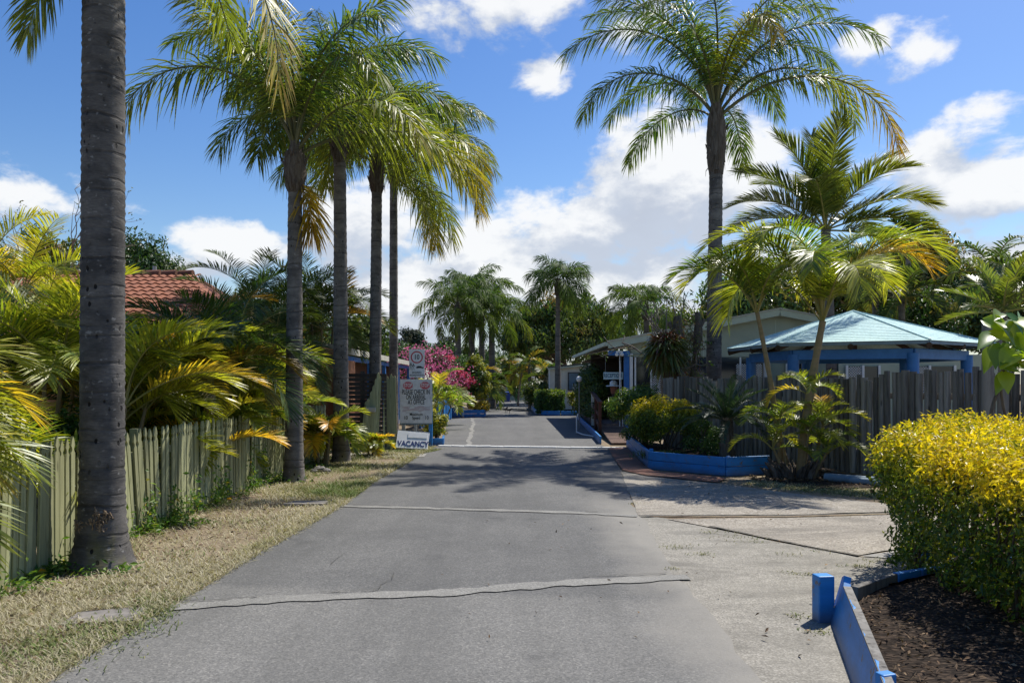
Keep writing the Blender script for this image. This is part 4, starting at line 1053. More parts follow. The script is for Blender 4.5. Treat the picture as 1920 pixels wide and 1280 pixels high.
t = thing('reception_sign', 'pale teal hanging board lettered reception at the porch', 'sign', (3.22, 24.3, 1.7))
a, b = sq(1131.5, 697.5, 24.3), sq(1168.5, 711, 24.3); c = (a + b) / 2
mb = MB(); mb.box(c, (b[0] - a[0], .025, a[2] - b[2])); mb.build('board', M['tealsign'], t, bevel=.004)
mb = MB(); text(mb, 'RECEPTION', .165, (c[0] - .02, 24.285, c[2]), X, Z_, (0, -1, 0), offset=.004, xs=.66); mb.build('lettering', M['reclet'], t)
mb = MB()
for s_ in (-.25, .25): mb.tube([(c[0] + s_, 24.3, a[2] - .01), (c[0] + s_, 24.3, 2.5)], .006, 5)
mb.build('chain', M['galv'], t)
t = thing('porch_lamp', 'pair of small white globe lamps under the porch fascia', 'lamp', (3.2, 23.75, 2.5)); mb = MB()
mb.box((3.3, 23.62, 2.56), (.2, .08, .05)); mb.build('bracket', M['whitepaint'], t)
for s_ in (-.08, .08):
    mb = MB(); mb.ball((3.3 + s_, 23.6, 2.48), .06); mb.build('globe', M['whitepaint'], t, True)
t = thing('hat_ornament', 'terracotta pot head wearing a white wide brimmed hat on the porch', 'ornament', (3.3, 24.8, .33))
p = sq(1150.5, 724, 24.8); mb = MB(); mb.tube([(p[0], 24.8, .33), (p[0], 24.8, p[2] - .1)], .05, 8); mb.build('stand', M['slat'], t)
mb = MB(); mb.tube([p + (0.02, 0, -.24), p + (.02, 0, -.2), p + (.02, 0, -.02)], [.10, .11, .14], 14); mb.build('pot', M['terrapot'], t, True)
mb = MB(); mb.tube([p + (0, 0, 0), p + (0, 0, .03), p + (0, 0, .035)], [.25, .24, .14], 20); mb.tube([p + (0, 0, .03), p + (0, 0, .14), p + (0, 0, .19)], [.13, .12, .05], 16); mb.build('hat', M['whitepaint'], t, True)
t = thing('pipe_stand', 'thin bent white pipe stand at the kerb by the porch creeper', 'stand', (2.35, 27.5, 0)); mb = MB()
a = np.array(G(1081, 812)); mb.tube([a, a + (.0, 0, .5), a + (.05, 0, .62)], .02, 8); mb.tube([a + (0, 0, .04), a + (.1, -1, .03), a + (.45, -2.2, .03)], .02, 8); mb.build('pipe', M['whitepaint'], t, True)
for px, py, Y, h in ((1161, 790, 23.9, 2.5), (1166.5, 790, 23.7, 2.45)):
    pass
t = thing('downpipe', 'thin white downpipe standing at the porch corner', 'pipe', (3.36, 23.7, 0)); mb = MB(); x = sq(1162, 0, 23.75)[0]
mb.tube([(x, 23.75, 0), (x, 23.75, 2.62)], .013, 8); mb.build('pipe', M['whitepaint'], t, True)
mb = MB(); mb.tube([(x + .11, 23.75, 0), (x + .05, 23.75, 1.2), (x + .01, 23.75, 2.3)], .010, 6); mb.build('branch_pipe', M['whitepaint'], t, True)

# ------------------------------------------------------------------ cream cabin
CY = 43.0
t = thing('cabin', 'small cream weatherboard cabin with a sloping roof beyond the porch', 'building', (4, 44, 0))
mb = MB(); xa, xb = 2.1, 8.0
for i in range(21):
    z = .10 + i * .125; zt = min(z + .132, 2.95)
    top = 2.28 + .115 * 0
    x_s = xa if z < 2.28 else xa + (z - 2.28) / .10
    if x_s < xb - .3: mb.add([(x_s, CY - .022, z), (xb, CY - .022, z), (xb, CY, zt), (x_s, CY, zt), (x_s, CY, z), (xb, CY, z)], [(0, 1, 2, 3), (4, 5, 1, 0)])
mb.box(((xa + xb) / 2, CY + 3.02, 1.3), (xb - xa, 6, 2.1)); mb.build('wall', M['cream'], t)
mb = MB(); mb.beam((xa - .12, CY - .2, 2.38), (xb, CY - .2, 2.97), .04, .15); mb.build('fascia', M['sagetrim'], t)
mb = MB(); mb.prism([(xa - .1, 2.40), (xb, 2.99), (xb, 3.06), (xa - .1, 2.47)], (0, CY - .22, 0), X, Z_, (0, 6.4, 0)); mb.build('roof', M['roofgrey'], t)
mb = MB(); mb.box((xa - .01, CY - .03, 1.25), (.08, .06, 2.1)); mb.build('corner_trim', M['whitepaint'], t)
a, b = sq(1065.5, 698.5, CY), sq(1100, 731, CY)
mb = MB(); mb.box(((a[0] + b[0]) / 2, CY - .035, (a[2] + b[2]) / 2), (b[0] - a[0], .03, a[2] - b[2])); w_ = mb.build('window', M['bluegrey'], t)
mb = MB(); c = ((a[0] + b[0]) / 2, CY - .05, (a[2] + b[2]) / 2); ww, hh = b[0] - a[0], a[2] - b[2]
for dx, dz, sx, sz in ((-ww/2, 0, .05, hh + .05), (ww/2, 0, .05, hh + .05), (0, hh/2, ww - .05, .05), (0, -hh/2, ww - .05, .05), (0.1, 0, .035, hh - .05)): mb.box((c[0] + dx, c[1], c[2] + dz), (sx, .05, sz))
mb.build('frame', M['slat'], w_)
mb = MB(); q = sq(1080.5, 724.5, CY - .3); mb.box((q[0], CY - .25, q[2]), (.5, .4, .34)); ac = mb.build('air_conditioner', M['bluegrey'], t, bevel=.02)
mb = MB(); [mb.box((q[0], CY - .457, q[2] - .12 + i * .04), (.42, .012, .014)) for i in range(7)]; mb.build('grille', M['whitepaint'], ac)
t = thing('globe_lamp', 'white globe lamp on a post above the dark creeper', 'lamp', (2.36, 27, 0)); q = sq(1086, 710.5, 27)
mb = MB(); mb.ball(q, .105, 16); mb.build('globe', M['whitepaint'], t, True)
mb = MB(); mb.tube([(q[0], 27, 0), (q[0], 27, q[2] - .1)], .02, 8); mb.build('post', M['galv'], t)

# ------------------------------------------------------------------ gazebo
gc = np.array((7.55, 17.0)); GR = 2.72; zE, zA = 2.42, 3.2; a0 = R(-25)
t = thing('gazebo', 'hexagonal gazebo with a pale teal roof and blue posts behind the palings', 'gazebo', (*gc, 0))
cor = [gc + GR * np.array((cos(a0 + i * pi / 3), sin(a0 + i * pi / 3))) for i in range(6)]
mb = MB(); apex = np.array((*gc, zA)); NR = 21
for i in range(6):
    A = np.array((*cor[i], zE)); B = np.array((*cor[(i + 1) % 6], zE)); fn = nrm(np.cross(B - A, apex - A)); fn = fn if fn[2] > 0 else -fn
    for r_ in range(NR):
        f0, f1 = r_ / NR, min(1, (r_ + 1.05) / NR)
        a_, b_ = A + (apex - A) * f0 + fn * .006, B + (apex - B) * f0 + fn * .006; c_, d_ = B + (apex - B) * f1, A + (apex - A) * f1
        mb.add([a_, b_, c_, d_, a_ - fn * .006, b_ - fn * .006], [(0, 1, 2, 3), (4, 5, 1, 0)])
mb.build('roof', M['tealroof'], t)
mb = MB()
for i in range(6): mb.tube([np.array((*cor[i], zE + .008)), apex + (0, 0, .012)], .02, 6)
mb.build('ridge_cap', M['tealroof'], t)
for i in range(6):
    A = np.array((*(gc + (cor[i] - gc) * .985), zE - .03)); B = np.array((*(gc + (cor[(i + 1) % 6] - gc) * .985), zE - .03))
    mb = MB(); mb.beam(A, B, .03, .07); mb.build('eave_board', M['bluegrey'], t)
    pa = gc + (cor[i] - gc) * .80; pb = gc + (cor[(i + 1) % 6] - gc) * .80
    mb = MB(); mb.beam((*pa, 2.19), (*pb, 2.19), .1, .2); mb.build('beam', M['bluepost'], t, bevel=.01)
    mb = MB(); mb.tube([(*pa, 0), (*pa, 2.2)], .115, 14); mb.build('post', M['bluepost'], t, True)
    for k_ in (0, 1):
        q = cor[i] + (cor[(i + 1) % 6] - cor[i]) * (0.0 + .5 * k_); q2 = gc + (q - gc) * .3; qe = gc + (q - gc) * .99
        mb = MB(); mb.tube([(*qe, zE - .10), (*q2, zE + .42)], .06, 9); mb.build('rafter', M['log'], t, True)
t = thing('sage_cabin', 'sage cabin wall with latticed white windows seen through the gazebo', 'building', (10, 21.2, 0))
mb = MB(); mb.box((11.4, 22.2, 1.2), (4.6, 1.6, 2.4)); mb.build('wall', M['sage'], t)
for (xa, xb) in ((9.3, 10.2), (10.9, 12.3)):
    mb = MB(); mb.box(((xa + xb) / 2, 21.37, 1.7), (xb - xa, .04, .75)); w_ = mb.build('window', M['glass'], t)
    mb = MB(); [mb.box((x, 21.33, 1.7), (.06, .05, .8)) for x in (xa, (xa + xb) / 2, xb)]; mb.build('frame', M['whitepaint'], w_)
    mb = MB(); lattice(mb, xa + .05, (xa + xb) / 2 - .04, 1.34, 2.06, 21.335); mb.build('lattice', M['whitepaint'], w_)

# ------------------------------------------------------------------ the far end of the road
t = thing('shed', 'low pale shed with a faded terracotta roof at the end of the road', 'building', (-.8, 72, 0))
mb = MB(); mb.box((-1.2, 74, 1.0), (7, 4, 2.0)); mb.build('wall', M['sage'], t)
mb = MB(); mb.box((-1.2, 71.8, 2.05), (7.2, .1, .16)); mb.build('fascia', M['whitepaint'], t)
mb = MB(); mb.prism([(-4.9, 2.1), (2.5, 2.1), (1.2, 3.1), (-3.6, 3.1)], (0, 71.9, 0), X, Z_, (0, 4, 0)); mb.build('roof', M['tile'], t)
mb = MB(); mb.box((-.6, 71.95, 1.55), (1.6, .06, .5)); mb.build('window', M['whitepaint'], t)
mb = MB()
for i in range(22): mb.box((-2.2 + i * .155, 67, .62), (.148, .03 + .015 * (i % 2), 1.25))
tag(mb.build('sheet_fence', M['greenfence'], org=(-.5, 67, 0)), 'grey green sheet fence closing the end of the road', 'fence')
t = thing('wheelie_bin', 'dark blue wheelie bin standing at the end of the road', 'bin', (-.42, 62, 0)); q = G(950, 754)
mb = MB(); o = np.array((q[0], q[1], 0)); s0, s1 = .24, .30
mb.add([o + (-s0, -s0, .05), o + (s0, -s0, .05), o + (s0, s0, .05), o + (-s0, s0, .05), o + (-s1, -s1, .78), o + (s1, -s1, .78), o + (s1, s1, .78), o + (-s1, s1, .78)], [(0, 3, 2, 1), (0, 1, 5, 4), (1, 2, 6, 5), (2, 3, 7, 6), (3, 0, 4, 7)]); mb.build('body', M['bin_blue'], t)
mb = MB(); mb.box(o + (0, 0, .81), (.66, .66, .05), tilt=.05); mb.build('lid', M['bin_blue'], t, bevel=.01)
for s_ in (-1, 1): mb = MB(); mb.tube([o + (s_ * .26, .24, .1), o + (s_ * .32, .24, .1)], .1, 12); mb.build('wheel', M['black'], t)
t = thing('trolley_frame', 'green metal frame cage beside the far palm', 'frame', (.5, 50, 0)); mb = MB(); q = np.array(G(977, 751, 0)); q[1] = 58; q[0] = .66
for dx in (-.35, .35):
    for dy in (-.3, .3): mb.beam(q * (1, 1, 0) + (dx, dy, 0), q * (1, 1, 0) + (dx, dy, 1.1), .05, .05)
for z in (.15, .65, 1.08):
    for dy in (-.3, .3): mb.beam(q * (1, 1, 0) + (-.35, dy, z), q * (1, 1, 0) + (.35, dy, z), .045, .045)
mb.build('frame', M['green_metal'], t)
t = thing('street_lamp', 'grey lamp post beside the far verge palms', 'street lamp', (-1.7, 55, 0)); mb = MB(); x = sq(916, 0, 55)[0]
mb.tube([(x, 55, 0), (x, 55, 2.0)], .05, 8); mb.build('post', M['galv'], t)
mb = MB(); mb.ball((x, 55, 2.25), (.34, .34, .3), 12); mb.build('lamp_head', M['slat'], t, True)
for i, (px, py) in enumerate(((947.5, 773.5), (951, 773.8), (955.5, 774.5))):          # three dark birds on the road
    q = np.array(G(px, py)); mb = MB(); d = np.array(((1, .2, 0), (-.3, -1, 0), (1, -.4, 0))[i]); d = nrm(d); h = .16
    z = np.array((0, 0, 1.0)); up = (1.0, .55, .15)[i]
    mb.tube([q - d * .17 + z * h, q - d * .10 + z * (h + .02), q + z * (h + .02), q + d * .08 + z * (h + .05), q + d * .12 + z * (h + .08 + .06 * up), q + d * .15 + z * (h + .07 + .11 * up), q + d * .19 + z * (h + .06 + .10 * up), q + d * .24 + z * (h + .04 + .08 * up)],
            [.01, .045, .065, .05, .022, .026, .02, .003], 8)
    for s_ in (-.025, .025): mb.tube([q + np.array((-d[1], d[0], 0)) * s_ + z * h, q + np.array((-d[1], d[0], 0)) * s_], .007, 4)
    tag(mb.build('bird', M['bird'], org=tuple(q), smooth=True), ('dark bird with its neck raised on the far road', 'dark bird standing between two others on the far road', 'dark bird with lowered head on the far road')[i], 'bird', 'birds on the road')
# ------------------------------------------------------------------ tall palms by the road
PG = 'tall grey trunked palms lining the road'
b1 = np.array(G(191, 1062)); ph = queen_palm
fr1 = [(-17, -10, 2.75, 84, .36, .35), (186, -48, 1.25, 30, .12, .2)] + ring_fronds(13, 1, el=(84, 30), L=(2.8, 3.4), curl=(78, 100), ph=20)
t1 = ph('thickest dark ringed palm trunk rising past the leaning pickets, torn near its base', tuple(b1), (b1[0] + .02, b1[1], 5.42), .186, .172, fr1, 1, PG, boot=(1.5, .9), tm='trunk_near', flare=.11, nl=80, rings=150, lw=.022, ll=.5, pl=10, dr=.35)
mb = MB(); r2 = np.random.default_rng(6)             # torn patch of fibre on the trunk
for (px, py, s_, n) in ((209, 975, .085, 70), (166, 982, .06, 36)):
    q = np.array(P(px, py, b1[1] - .17)); q[0] = P(px, py, b1[1])[0]
    for i in range(n):
        e = r2.normal(0, s_ * .42, 2); x = np.clip(q[0] + e[0], b1[0] - .17, b1[0] + .17); dx = (x - b1[0]) / .205; yy_ = b1[1] - .205 * math.sqrt(max(.05, 1 - dx * dx))
        p = np.array((x, yy_, q[2] + e[1] * 1.2)); mb.beam(p, p + r2.normal(0, .02, 3) * (1, .4, 1.5), .012, .007, tint=r2.random())
mb.build('torn_fibre', M['wound'], t1)

b2 = np.array(G(551, 903))
fr2 = [(180, 72, 3.8, 142, .06, .35), (6, 32, 3.5, 92, .22, .45), (15, -66, 1.0, 20, .8, .1), (150, 76, 3.2, 88), (35, 60, 3.2, 110), (-50, 66, 3.0, 120, .1, .2), (225, 80, 2.8, 84, .1, .2), (100, 65, 3, 100), (-10, 84, 3.1, 70, .1), (200, 86, 3.0, 60, .1), (285, 80, 2.9, 105, .25, .3), (60, 80, 3, 90), (330, 45, 3, 110, .2, .3), (120, 52, 2.8, 90), (170, 82, 3.6, 95), (20, 80, 3.6, 95), (250, 72, 2.7, 92, .1, .2), (140, 70, 3, 84), (310, 75, 3.2, 105)]
ph('slim palm trunk against the corner of the picket fence, shaggy boot under its crown', tuple(b2), (b2[0] + .02, b2[1], 4.86), .152, .108, fr2, 2, PG, boot=(1.65, .75))
b3 = np.array(G(640, 867))
fr3 = ring_fronds(18, 3, el=(84, 24), L=(2.3, 2.8), curl=(80, 104), ph=70, yl=.2)
ph('palm trunk standing by the dark slat screen behind the young palm', tuple(b3), (b3[0] - .03, b3[1], 6.2), .165, .12, fr3, 3, PG, boot=(1.25, .8))
b4 = np.array(G(702, 842))
fr4 = [(3, 22, 3.2, 108, .3, .5), (-8, -25, 2.5, 62, .3, .4), (12, -5, 2.7, 85, .15, .3), (340, 40, 3.3, 110, .3, .3)] + ring_fronds(18, 4, el=(84, 20), L=(2.6, 3.1), curl=(85, 108), ph=10, yl=.2)
ph('palm trunk rising between the leaning palings and the notice board', tuple(b4), (b4[0] + .06, b4[1], 6.35), .155, .125, fr4, 4, PG, boot=(1.45, .9))
b5 = np.array(G(738, 817))
fr5 = [(0, 48, 3.5, 112, .1, .3), (-12, 22, 3.1, 100, .25, .35), (10, 66, 3.6, 105, .0, .2), (-6, -48, 2.7, 40, .35, .5)] + ring_fronds(19, 5, el=(84, 18), L=(3.1, 3.8), curl=(85, 112), ph=33, yl=.2)
ph('thinnest and tallest palm trunk, directly behind the notice board', tuple(b5), (b5[0], b5[1], 7.7), .145, .115, fr5, 5, PG, boot=(1.4, 1.0))
fr6 = [(182, 56, 4.3, 132, .03, .15), (172, 78, 5.2, 122, .0, .15), (160, 84, 5.0, 95), (-14, 42, 5.4, 128, .14, .85), (4, 58, 5.0, 130, .03, .25), (350, 72, 5.0, 112, 0, .1), (272, 76, 4.0, 140, .38, .35), (300, 80, 4.4, 118, .15, .2), (235, 74, 4.4, 112, .05, .1), (90, 70, 4.2, 110), (130, 60, 4.2, 110), (45, 62, 4.4, 108), (20, 82, 5, 90), (330, 84, 4.6, 100), (190, 80, 4.6, 100), (265, 82, 4.4, 112, .1), (15, 74, 4.6, 112), (210, 84, 4.8, 84), (80, 84, 4.8, 80), (110, 40, 3.8, 105), (60, 38, 3.8, 105)]
ph('tall single palm behind the grey palings, its orange tipped leaf over the coconut', (5.1, 19.5, 0), (5.18, 19.5, 7.0), .20, .165, fr6, 6, PG, boot=(1.42, 1.85), nl=150, stubs=4, ll=.60, lw=.03)

FG = 'palms far along the road'
for i, (px, hy, Y, lab) in enumerate(((858, 575, 44, 'outermost far palm leaning its leaves over the bougainvillea'), (884, 553, 47, 'tallest palm in the dense far cluster beyond the pink flowers'), (903, 562, 50, 'far palm crowded between others behind the yellow shrub'), (922, 592, 46, 'lower drooping far palm nearest the road gap'))):
    q = np.array(P(px, hy, Y)); x0 = q[0] * .98
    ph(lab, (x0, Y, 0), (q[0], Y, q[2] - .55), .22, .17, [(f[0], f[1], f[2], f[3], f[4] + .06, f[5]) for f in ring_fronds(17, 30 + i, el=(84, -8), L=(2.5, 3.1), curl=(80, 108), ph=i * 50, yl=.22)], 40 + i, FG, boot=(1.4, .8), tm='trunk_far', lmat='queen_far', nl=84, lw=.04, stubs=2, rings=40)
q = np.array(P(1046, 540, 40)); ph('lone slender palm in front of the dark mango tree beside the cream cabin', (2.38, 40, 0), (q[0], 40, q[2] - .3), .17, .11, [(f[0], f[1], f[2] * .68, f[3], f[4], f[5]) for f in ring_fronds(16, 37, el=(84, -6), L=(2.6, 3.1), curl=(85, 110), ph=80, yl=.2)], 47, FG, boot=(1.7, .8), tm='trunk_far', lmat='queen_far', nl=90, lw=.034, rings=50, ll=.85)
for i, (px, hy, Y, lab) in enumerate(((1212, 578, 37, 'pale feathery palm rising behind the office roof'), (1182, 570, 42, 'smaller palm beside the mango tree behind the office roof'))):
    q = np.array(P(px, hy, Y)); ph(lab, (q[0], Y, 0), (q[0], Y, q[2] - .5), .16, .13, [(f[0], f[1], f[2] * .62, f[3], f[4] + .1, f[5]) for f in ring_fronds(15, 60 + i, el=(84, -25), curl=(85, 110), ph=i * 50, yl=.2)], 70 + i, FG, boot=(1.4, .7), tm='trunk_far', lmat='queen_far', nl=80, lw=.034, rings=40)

def feather(label, hub, base, fr, seed, lmat, ll, lw, nl, sr, name='palm_tree', fold=22, droop=.16, plume=5, group=None, rr=.03, smat='trunk_far', cat='palm tree'):
    rng = np.random.default_rng(seed); t = thing(name, label, cat, base, group); mb = MB()
    palm_trunk(mb, base, hub, sr * 1.15, sr, rng, .05, rings=50); mb.build('trunk', M[smat], t, True)
    for f in fr:
        az, el, L, curl = f[:4]; mb = MB()
        frond(mb, hub, az, el, L, curl, rng, nl=nl, ll=ll, lw=lw, pet=.16, fold=fold, plume=plume, droop=droop, yel=f[4] if len(f) > 4 else .1, ytip=f[5] if len(f) > 5 else .15, rr=rr, power=1.5, a0=66, a1=26)
        mb.build('frond', [M[lmat], M['rachis']], t)
    return t
hub = P(1548, 432, 21.5)
feather('coconut palm with stiff spreading leaves behind the gazebo', hub, (hub[0] + .25, 21.5, 0), [(180, 78, 3.0, 38), (172, 58, 3.0, 55), (186, 38, 2.9, 62, .3, .2), (100, 86, 3.0, 25), (270, 82, 3.0, 30, .2), (8, 66, 3.1, 50), (0, 38, 3.2, 60, .3, .2), (-18, 20, 2.8, 60, .2), (200, 10, 2.6, 55), (-25, -5, 2.5, 50), (60, 60, 3, 50), (120, 58, 3, 50), (140, 30, 2.8, 55), (40, 30, 2.8, 55), (240, 50, 2.6, 70, .2), (-50, 55, 2.8, 65, .2)], 81, 'coco', .95, .038, 130, .13)

CG = 'golden cane palms at the grey palings'
cane_palm('large golden cane palm with a leaning ringed trunk in front of the grey palings', (4.96, 13.2, 0), [(0, 0, 2.72, .40, .05)], 91, CG, L=2.75, ll=.68, lw=.027, nf=14, yel=.14, sr=.085, power=1.9, rr=.022, curl=(118, 150), el=(86, 58), fold=26, droop=.32, nl=92, azs=[120, 350, 200, 20, 172, 8, 186, 352, 100, 160, 30, 270, 240])
cane_palm('smaller golden palm with a thin curved stem left of the gazebo roof'.replace(' left of', ' beside'), (4.78, 13.6, 0), [(0, 0, 2.9, -.44, .0)], 92, CG, L=2.0, ll=.54, lw=.025, nf=10, yel=.1, sr=.056, power=1.8, rr=.018, curl=(108, 138), el=(86, 58), fold=30, droop=.22, nl=64, azs=[180, 10, 200, 350, 100, 160, 270, 30, 225])
t = cane_palm('low clump of bright palm suckers round the foot of the leaning trunk', (4.85, 13.15, 0), [(-.1, .1, .95, -.15, 0), (.1, -.1, .8, .05, -.1), (.35, .05, .95, .15, 0), (.15, .1, 1.5, .1, 0), (-.2, 0, .55, -.2, -.05), (.25, -.15, .5, .2, -.1)], 93, CG, L=.72, ll=.26, lw=.017, nf=6, yel=.16, sr=.03, curl=(70, 115), el=(84, 25), nl=34, lmat='cane')
mb = MB(); r2 = np.random.default_rng(5)
for i in range(34):
    a = r2.uniform(0, 6.28); k_ = r2.uniform(.1, .42); p = np.array((4.85 + cos(a) * k_ * 1.1, 13.1 + sin(a) * k_ * .7, 0)); d_ = np.array((cos(a) * .1, sin(a) * .1, r2.uniform(.12, .42)))
    mb.tube([p, p + d_ * .5, p + d_ + (cos(a) * .08, sin(a) * .08, 0)], [.05, .045, .01], 7, noise=.1, rng=r2)
mb.build('old_leaf_bases', M['boot'], t, True)

# cycad
rng = np.random.default_rng(95); t = thing('cycad', 'dark cycad with stiff glossy leaves in the blue planter', 'cycad', (4.0, 14.3, .15))
mb = MB(); q = np.linspace(0, 1, 12); mb.tube(np.stack([4.0 + 0 * q, 14.3 + 0 * q, .12 + .80 * q], -1), .15 * np.where(np.arange(12) % 2, 1.08, .93) * (1 - .25 * q), 12, noise=.05, rng=rng); mb.build('trunk', M['boot'], t, True)
mb = MB(); mb.ball((4.0, 14.3, .95), (.10, .10, .10), 10); mb.build('cone', M['wound'], t)
for i in range(30):
    k_ = i / 29; mb = MB()
    frond(mb, (4.0, 14.3, .92), i * 137.5, 78 - 72 * k_ + rng.normal(0, 5), .98 * rng.uniform(.85, 1.05), 38 + 20 * k_, rng, nl=54, ll=.15, lw=.014, pet=.12, fold=28, plume=3, droop=.05, yel=.05, ytip=.05, rr=.009, a0=58, a1=40)
    mb.build('frond', [M['cycad'], M['rachis_dark']], t)

# ------------------------------------------------------------------ cane palms behind the picket fence
BG = 'cane palms behind the picket fence'
def cp(label, px, py, Y, n, h, seed, L=1.5, **k):
    x = (px - 960) / F * Y
    return cane_palm(label, (x, Y, 0), auto_stems(seed, n, .38, h), seed, BG, L=L, **k)
cane_palm('nearest cane palm hanging its leaves over the end of the picket fence', (-5.05, 5.7, 0), [(-.05, .1, 1.25, .1, .1), (.0, -.3, 1.1, .15, 0), (-.2, .3, 1.4, .0, .1), (.12, -.05, .95, .12, .0)], 100, BG, L=1.3, ll=.46, lw=.021, nf=8, yel=.22, curl=(90, 130), el=(75, 15), nl=52, azs=[-20, 20, 0, -45, 60, 180, 10, 250])
cp('orange and green cane palm standing tall beside the thickest trunk', 70, 0, 9.4, 5, (1.1, 1.9), 101, 1.5, yel=.2, el=(86, 20), nl=50)
cp('cane palm with a sunlit golden leaf sweeping out from behind the thickest trunk', 200, 0, 9.6, 4, (1.0, 1.4), 102, 1.5, yel=.26, azs=[0, 30, 170, 90, 60, 200, 15], nl=50, el=(84, 42), curl=(70, 95))
cp('low cane palm drooping onto the pickets past the thickest trunk', 285, 0, 10.6, 4, (.4, .8), 103, 1.0, ll=.42, yel=.2, nl=36)
cp('bright yellow green cane palm in front of the tiled roof', 352, 0, 12.6, 5, (1.3, 2.0), 104, 1.25, yel=.3, el=(86, 25))
cp('cane palm with one dead orange leaf above the pickets', 395, 0, 12.3, 4, (.6, 1.15), 105, 1.1, ll=.42, yel=.26)
cp('broad cane palm arching toward the corner trunk', 425, 0, 14.2, 6, (1.3, 2.1), 106, 1.3, yel=.18, nl=40)
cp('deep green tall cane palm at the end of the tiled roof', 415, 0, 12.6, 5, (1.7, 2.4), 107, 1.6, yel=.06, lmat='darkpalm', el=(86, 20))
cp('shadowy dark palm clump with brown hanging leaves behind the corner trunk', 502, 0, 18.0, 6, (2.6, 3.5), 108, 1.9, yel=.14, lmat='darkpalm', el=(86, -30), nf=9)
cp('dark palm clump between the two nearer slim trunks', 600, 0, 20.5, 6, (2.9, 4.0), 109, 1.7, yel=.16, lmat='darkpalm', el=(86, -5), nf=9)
cp('tall cane palm with faded orange leaves against the bare tree', 10, 0, 13.0, 4, (2.7, 3.4), 110, 1.5, yel=.36)
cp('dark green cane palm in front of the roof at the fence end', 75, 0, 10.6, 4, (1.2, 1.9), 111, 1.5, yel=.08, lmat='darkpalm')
cp('short cane palm tucked against the pickets beside the corner trunk', 455, 0, 13.4, 4, (.5, 1.1), 112, 1.1, ll=.4, yel=.18)
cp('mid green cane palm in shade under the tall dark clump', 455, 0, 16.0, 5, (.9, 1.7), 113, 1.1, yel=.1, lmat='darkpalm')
cp('cane palm in shade at the near end behind the pickets', -20, 0, 7.6, 4, (.5, .9), 114, 1.1, yel=.12, nl=40)
cp('pale fronded cane palm below the tiled eave', 255, 0, 12.0, 4, (.7, 1.1), 115, 1.2, yel=.16)
cp('small cane palm filling the gap at the middle of the pickets', 350, 0, 11.2, 4, (.4, .9), 116, 1.0, ll=.38, yel=.2)
for i, (px, Y, z, rx, lab) in enumerate(((515, 15.2, .8, .8, 'dense dark green bush behind the corner of the picket fence'), (560, 17.4, .45, .4, 'leafy bush in front of the terracotta gatehouse'), (130, 8.8, .6, .9, 'shaded bush behind the pickets beside the thickest trunk'), (400, 13.4, .6, .9, 'deep shaded bush under the cane palms'), (270, 11.4, .6, .9, 'dark bush below the golden sunlit leaf'))):
    x = (px - 960) / F * Y; shrub(lab, (x - .2, Y, z), (rx, .6, .75), 3800, .09, 120 + i, 'shrub', nclump=30, cr=.28, group='bushes behind the picket fence')

YG = 'young golden palms on the verge'
q = G(605, 872); cane_palm('young golden palm growing on the verge between two slim trunks', (q[0], q[1], 0), [(-.1, .05, .62, -.05, 0), (.1, -.05, .7, .05, 0), (0, .1, .55, .1, .05)], 130, YG, L=.8, ll=.34, lw=.034, nf=7, yel=.28, curl=(85, 120), el=(82, 20), nl=34, sr=.04)
mb = MB(); r2 = np.random.default_rng(2)
q = G(699, 855); cane_palm('tiny yellow palm seedling on the grass beside the vacancy sign', (q[0], q[1], 0), [(-.08, 0, .22, -.05, 0), (.08, 0, .28, .05, 0), (0, .05, .2, 0, 0)], 131, YG, L=.45, ll=.22, lw=.026, nf=6, yel=.34, curl=(70, 110), el=(80, 15), nl=26, sr=.03)
for i, (px, py, s_) in enumerate(((600, 884, .09), (612, 886, .07), (588, 886, .06))):
    q = G(px, py); mb = MB(); r2 = np.random.default_rng(i); mb.ball((q[0], q[1], s_ * .5), (s_ * 1.2, s_, s_ * .75), 10); v = mb.v[0]; mb.v[0] = v + r2.normal(0, s_ * .08, v.shape)
    tag(mb.build('rock', M['stone'], org=q), ('largest grey rock at the foot of the young palm', 'grey rock nearest the road at the foot of the young palm', 'smallest grey rock at the foot of the young palm')[i], 'rock', 'rocks at the young palm')

# ------------------------------------------------------------------ shrubs
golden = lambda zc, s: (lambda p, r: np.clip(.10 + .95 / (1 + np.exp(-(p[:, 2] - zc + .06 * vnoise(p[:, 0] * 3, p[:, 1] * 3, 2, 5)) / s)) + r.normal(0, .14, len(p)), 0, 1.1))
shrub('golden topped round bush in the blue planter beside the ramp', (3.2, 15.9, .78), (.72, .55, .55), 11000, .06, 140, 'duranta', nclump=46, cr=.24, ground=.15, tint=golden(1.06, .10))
shrub('loose pale green bush with long leaves at the porch corner', (3.05, 18.6, 1.05), (.62, .55, .42), 3600, .13, 141, 'shrub', nclump=26, cr=.24, ground=.15, asp=.22, tint=lambda p, r: np.clip(r.normal(.4, .2, len(p)), 0, 1))
shrub('small leaved dark bush at the planter corner by the ramp', (2.92, 17.2, .5), (.35, .7, .4), 3000, .06, 142, 'shrub', nclump=22, cr=.2, ground=.15)
shrub('dark fine leaved bush between the golden bush and the cycad', (3.72, 15.0, .5), (.36, .4, .4), 3200, .05, 143, 'shrub', nclump=24, cr=.18, ground=.15)
rng = np.random.default_rng(144); t = thing('grass_clump', 'strappy green grass clump at the front of the blue planter', 'plant', (2.92, 14.9, .15)); mb = MB(); n = 520
a = rng.uniform(0, 6.28, n); d_ = nrm(np.stack([np.cos(a) * .6, np.sin(a) * .6, rng.uniform(.5, 1.4, n)], -1)); p = np.stack([2.95 + rng.normal(0, .22, n), 15.0 + rng.normal(0, .10, n), np.full(n, .15)], -1)
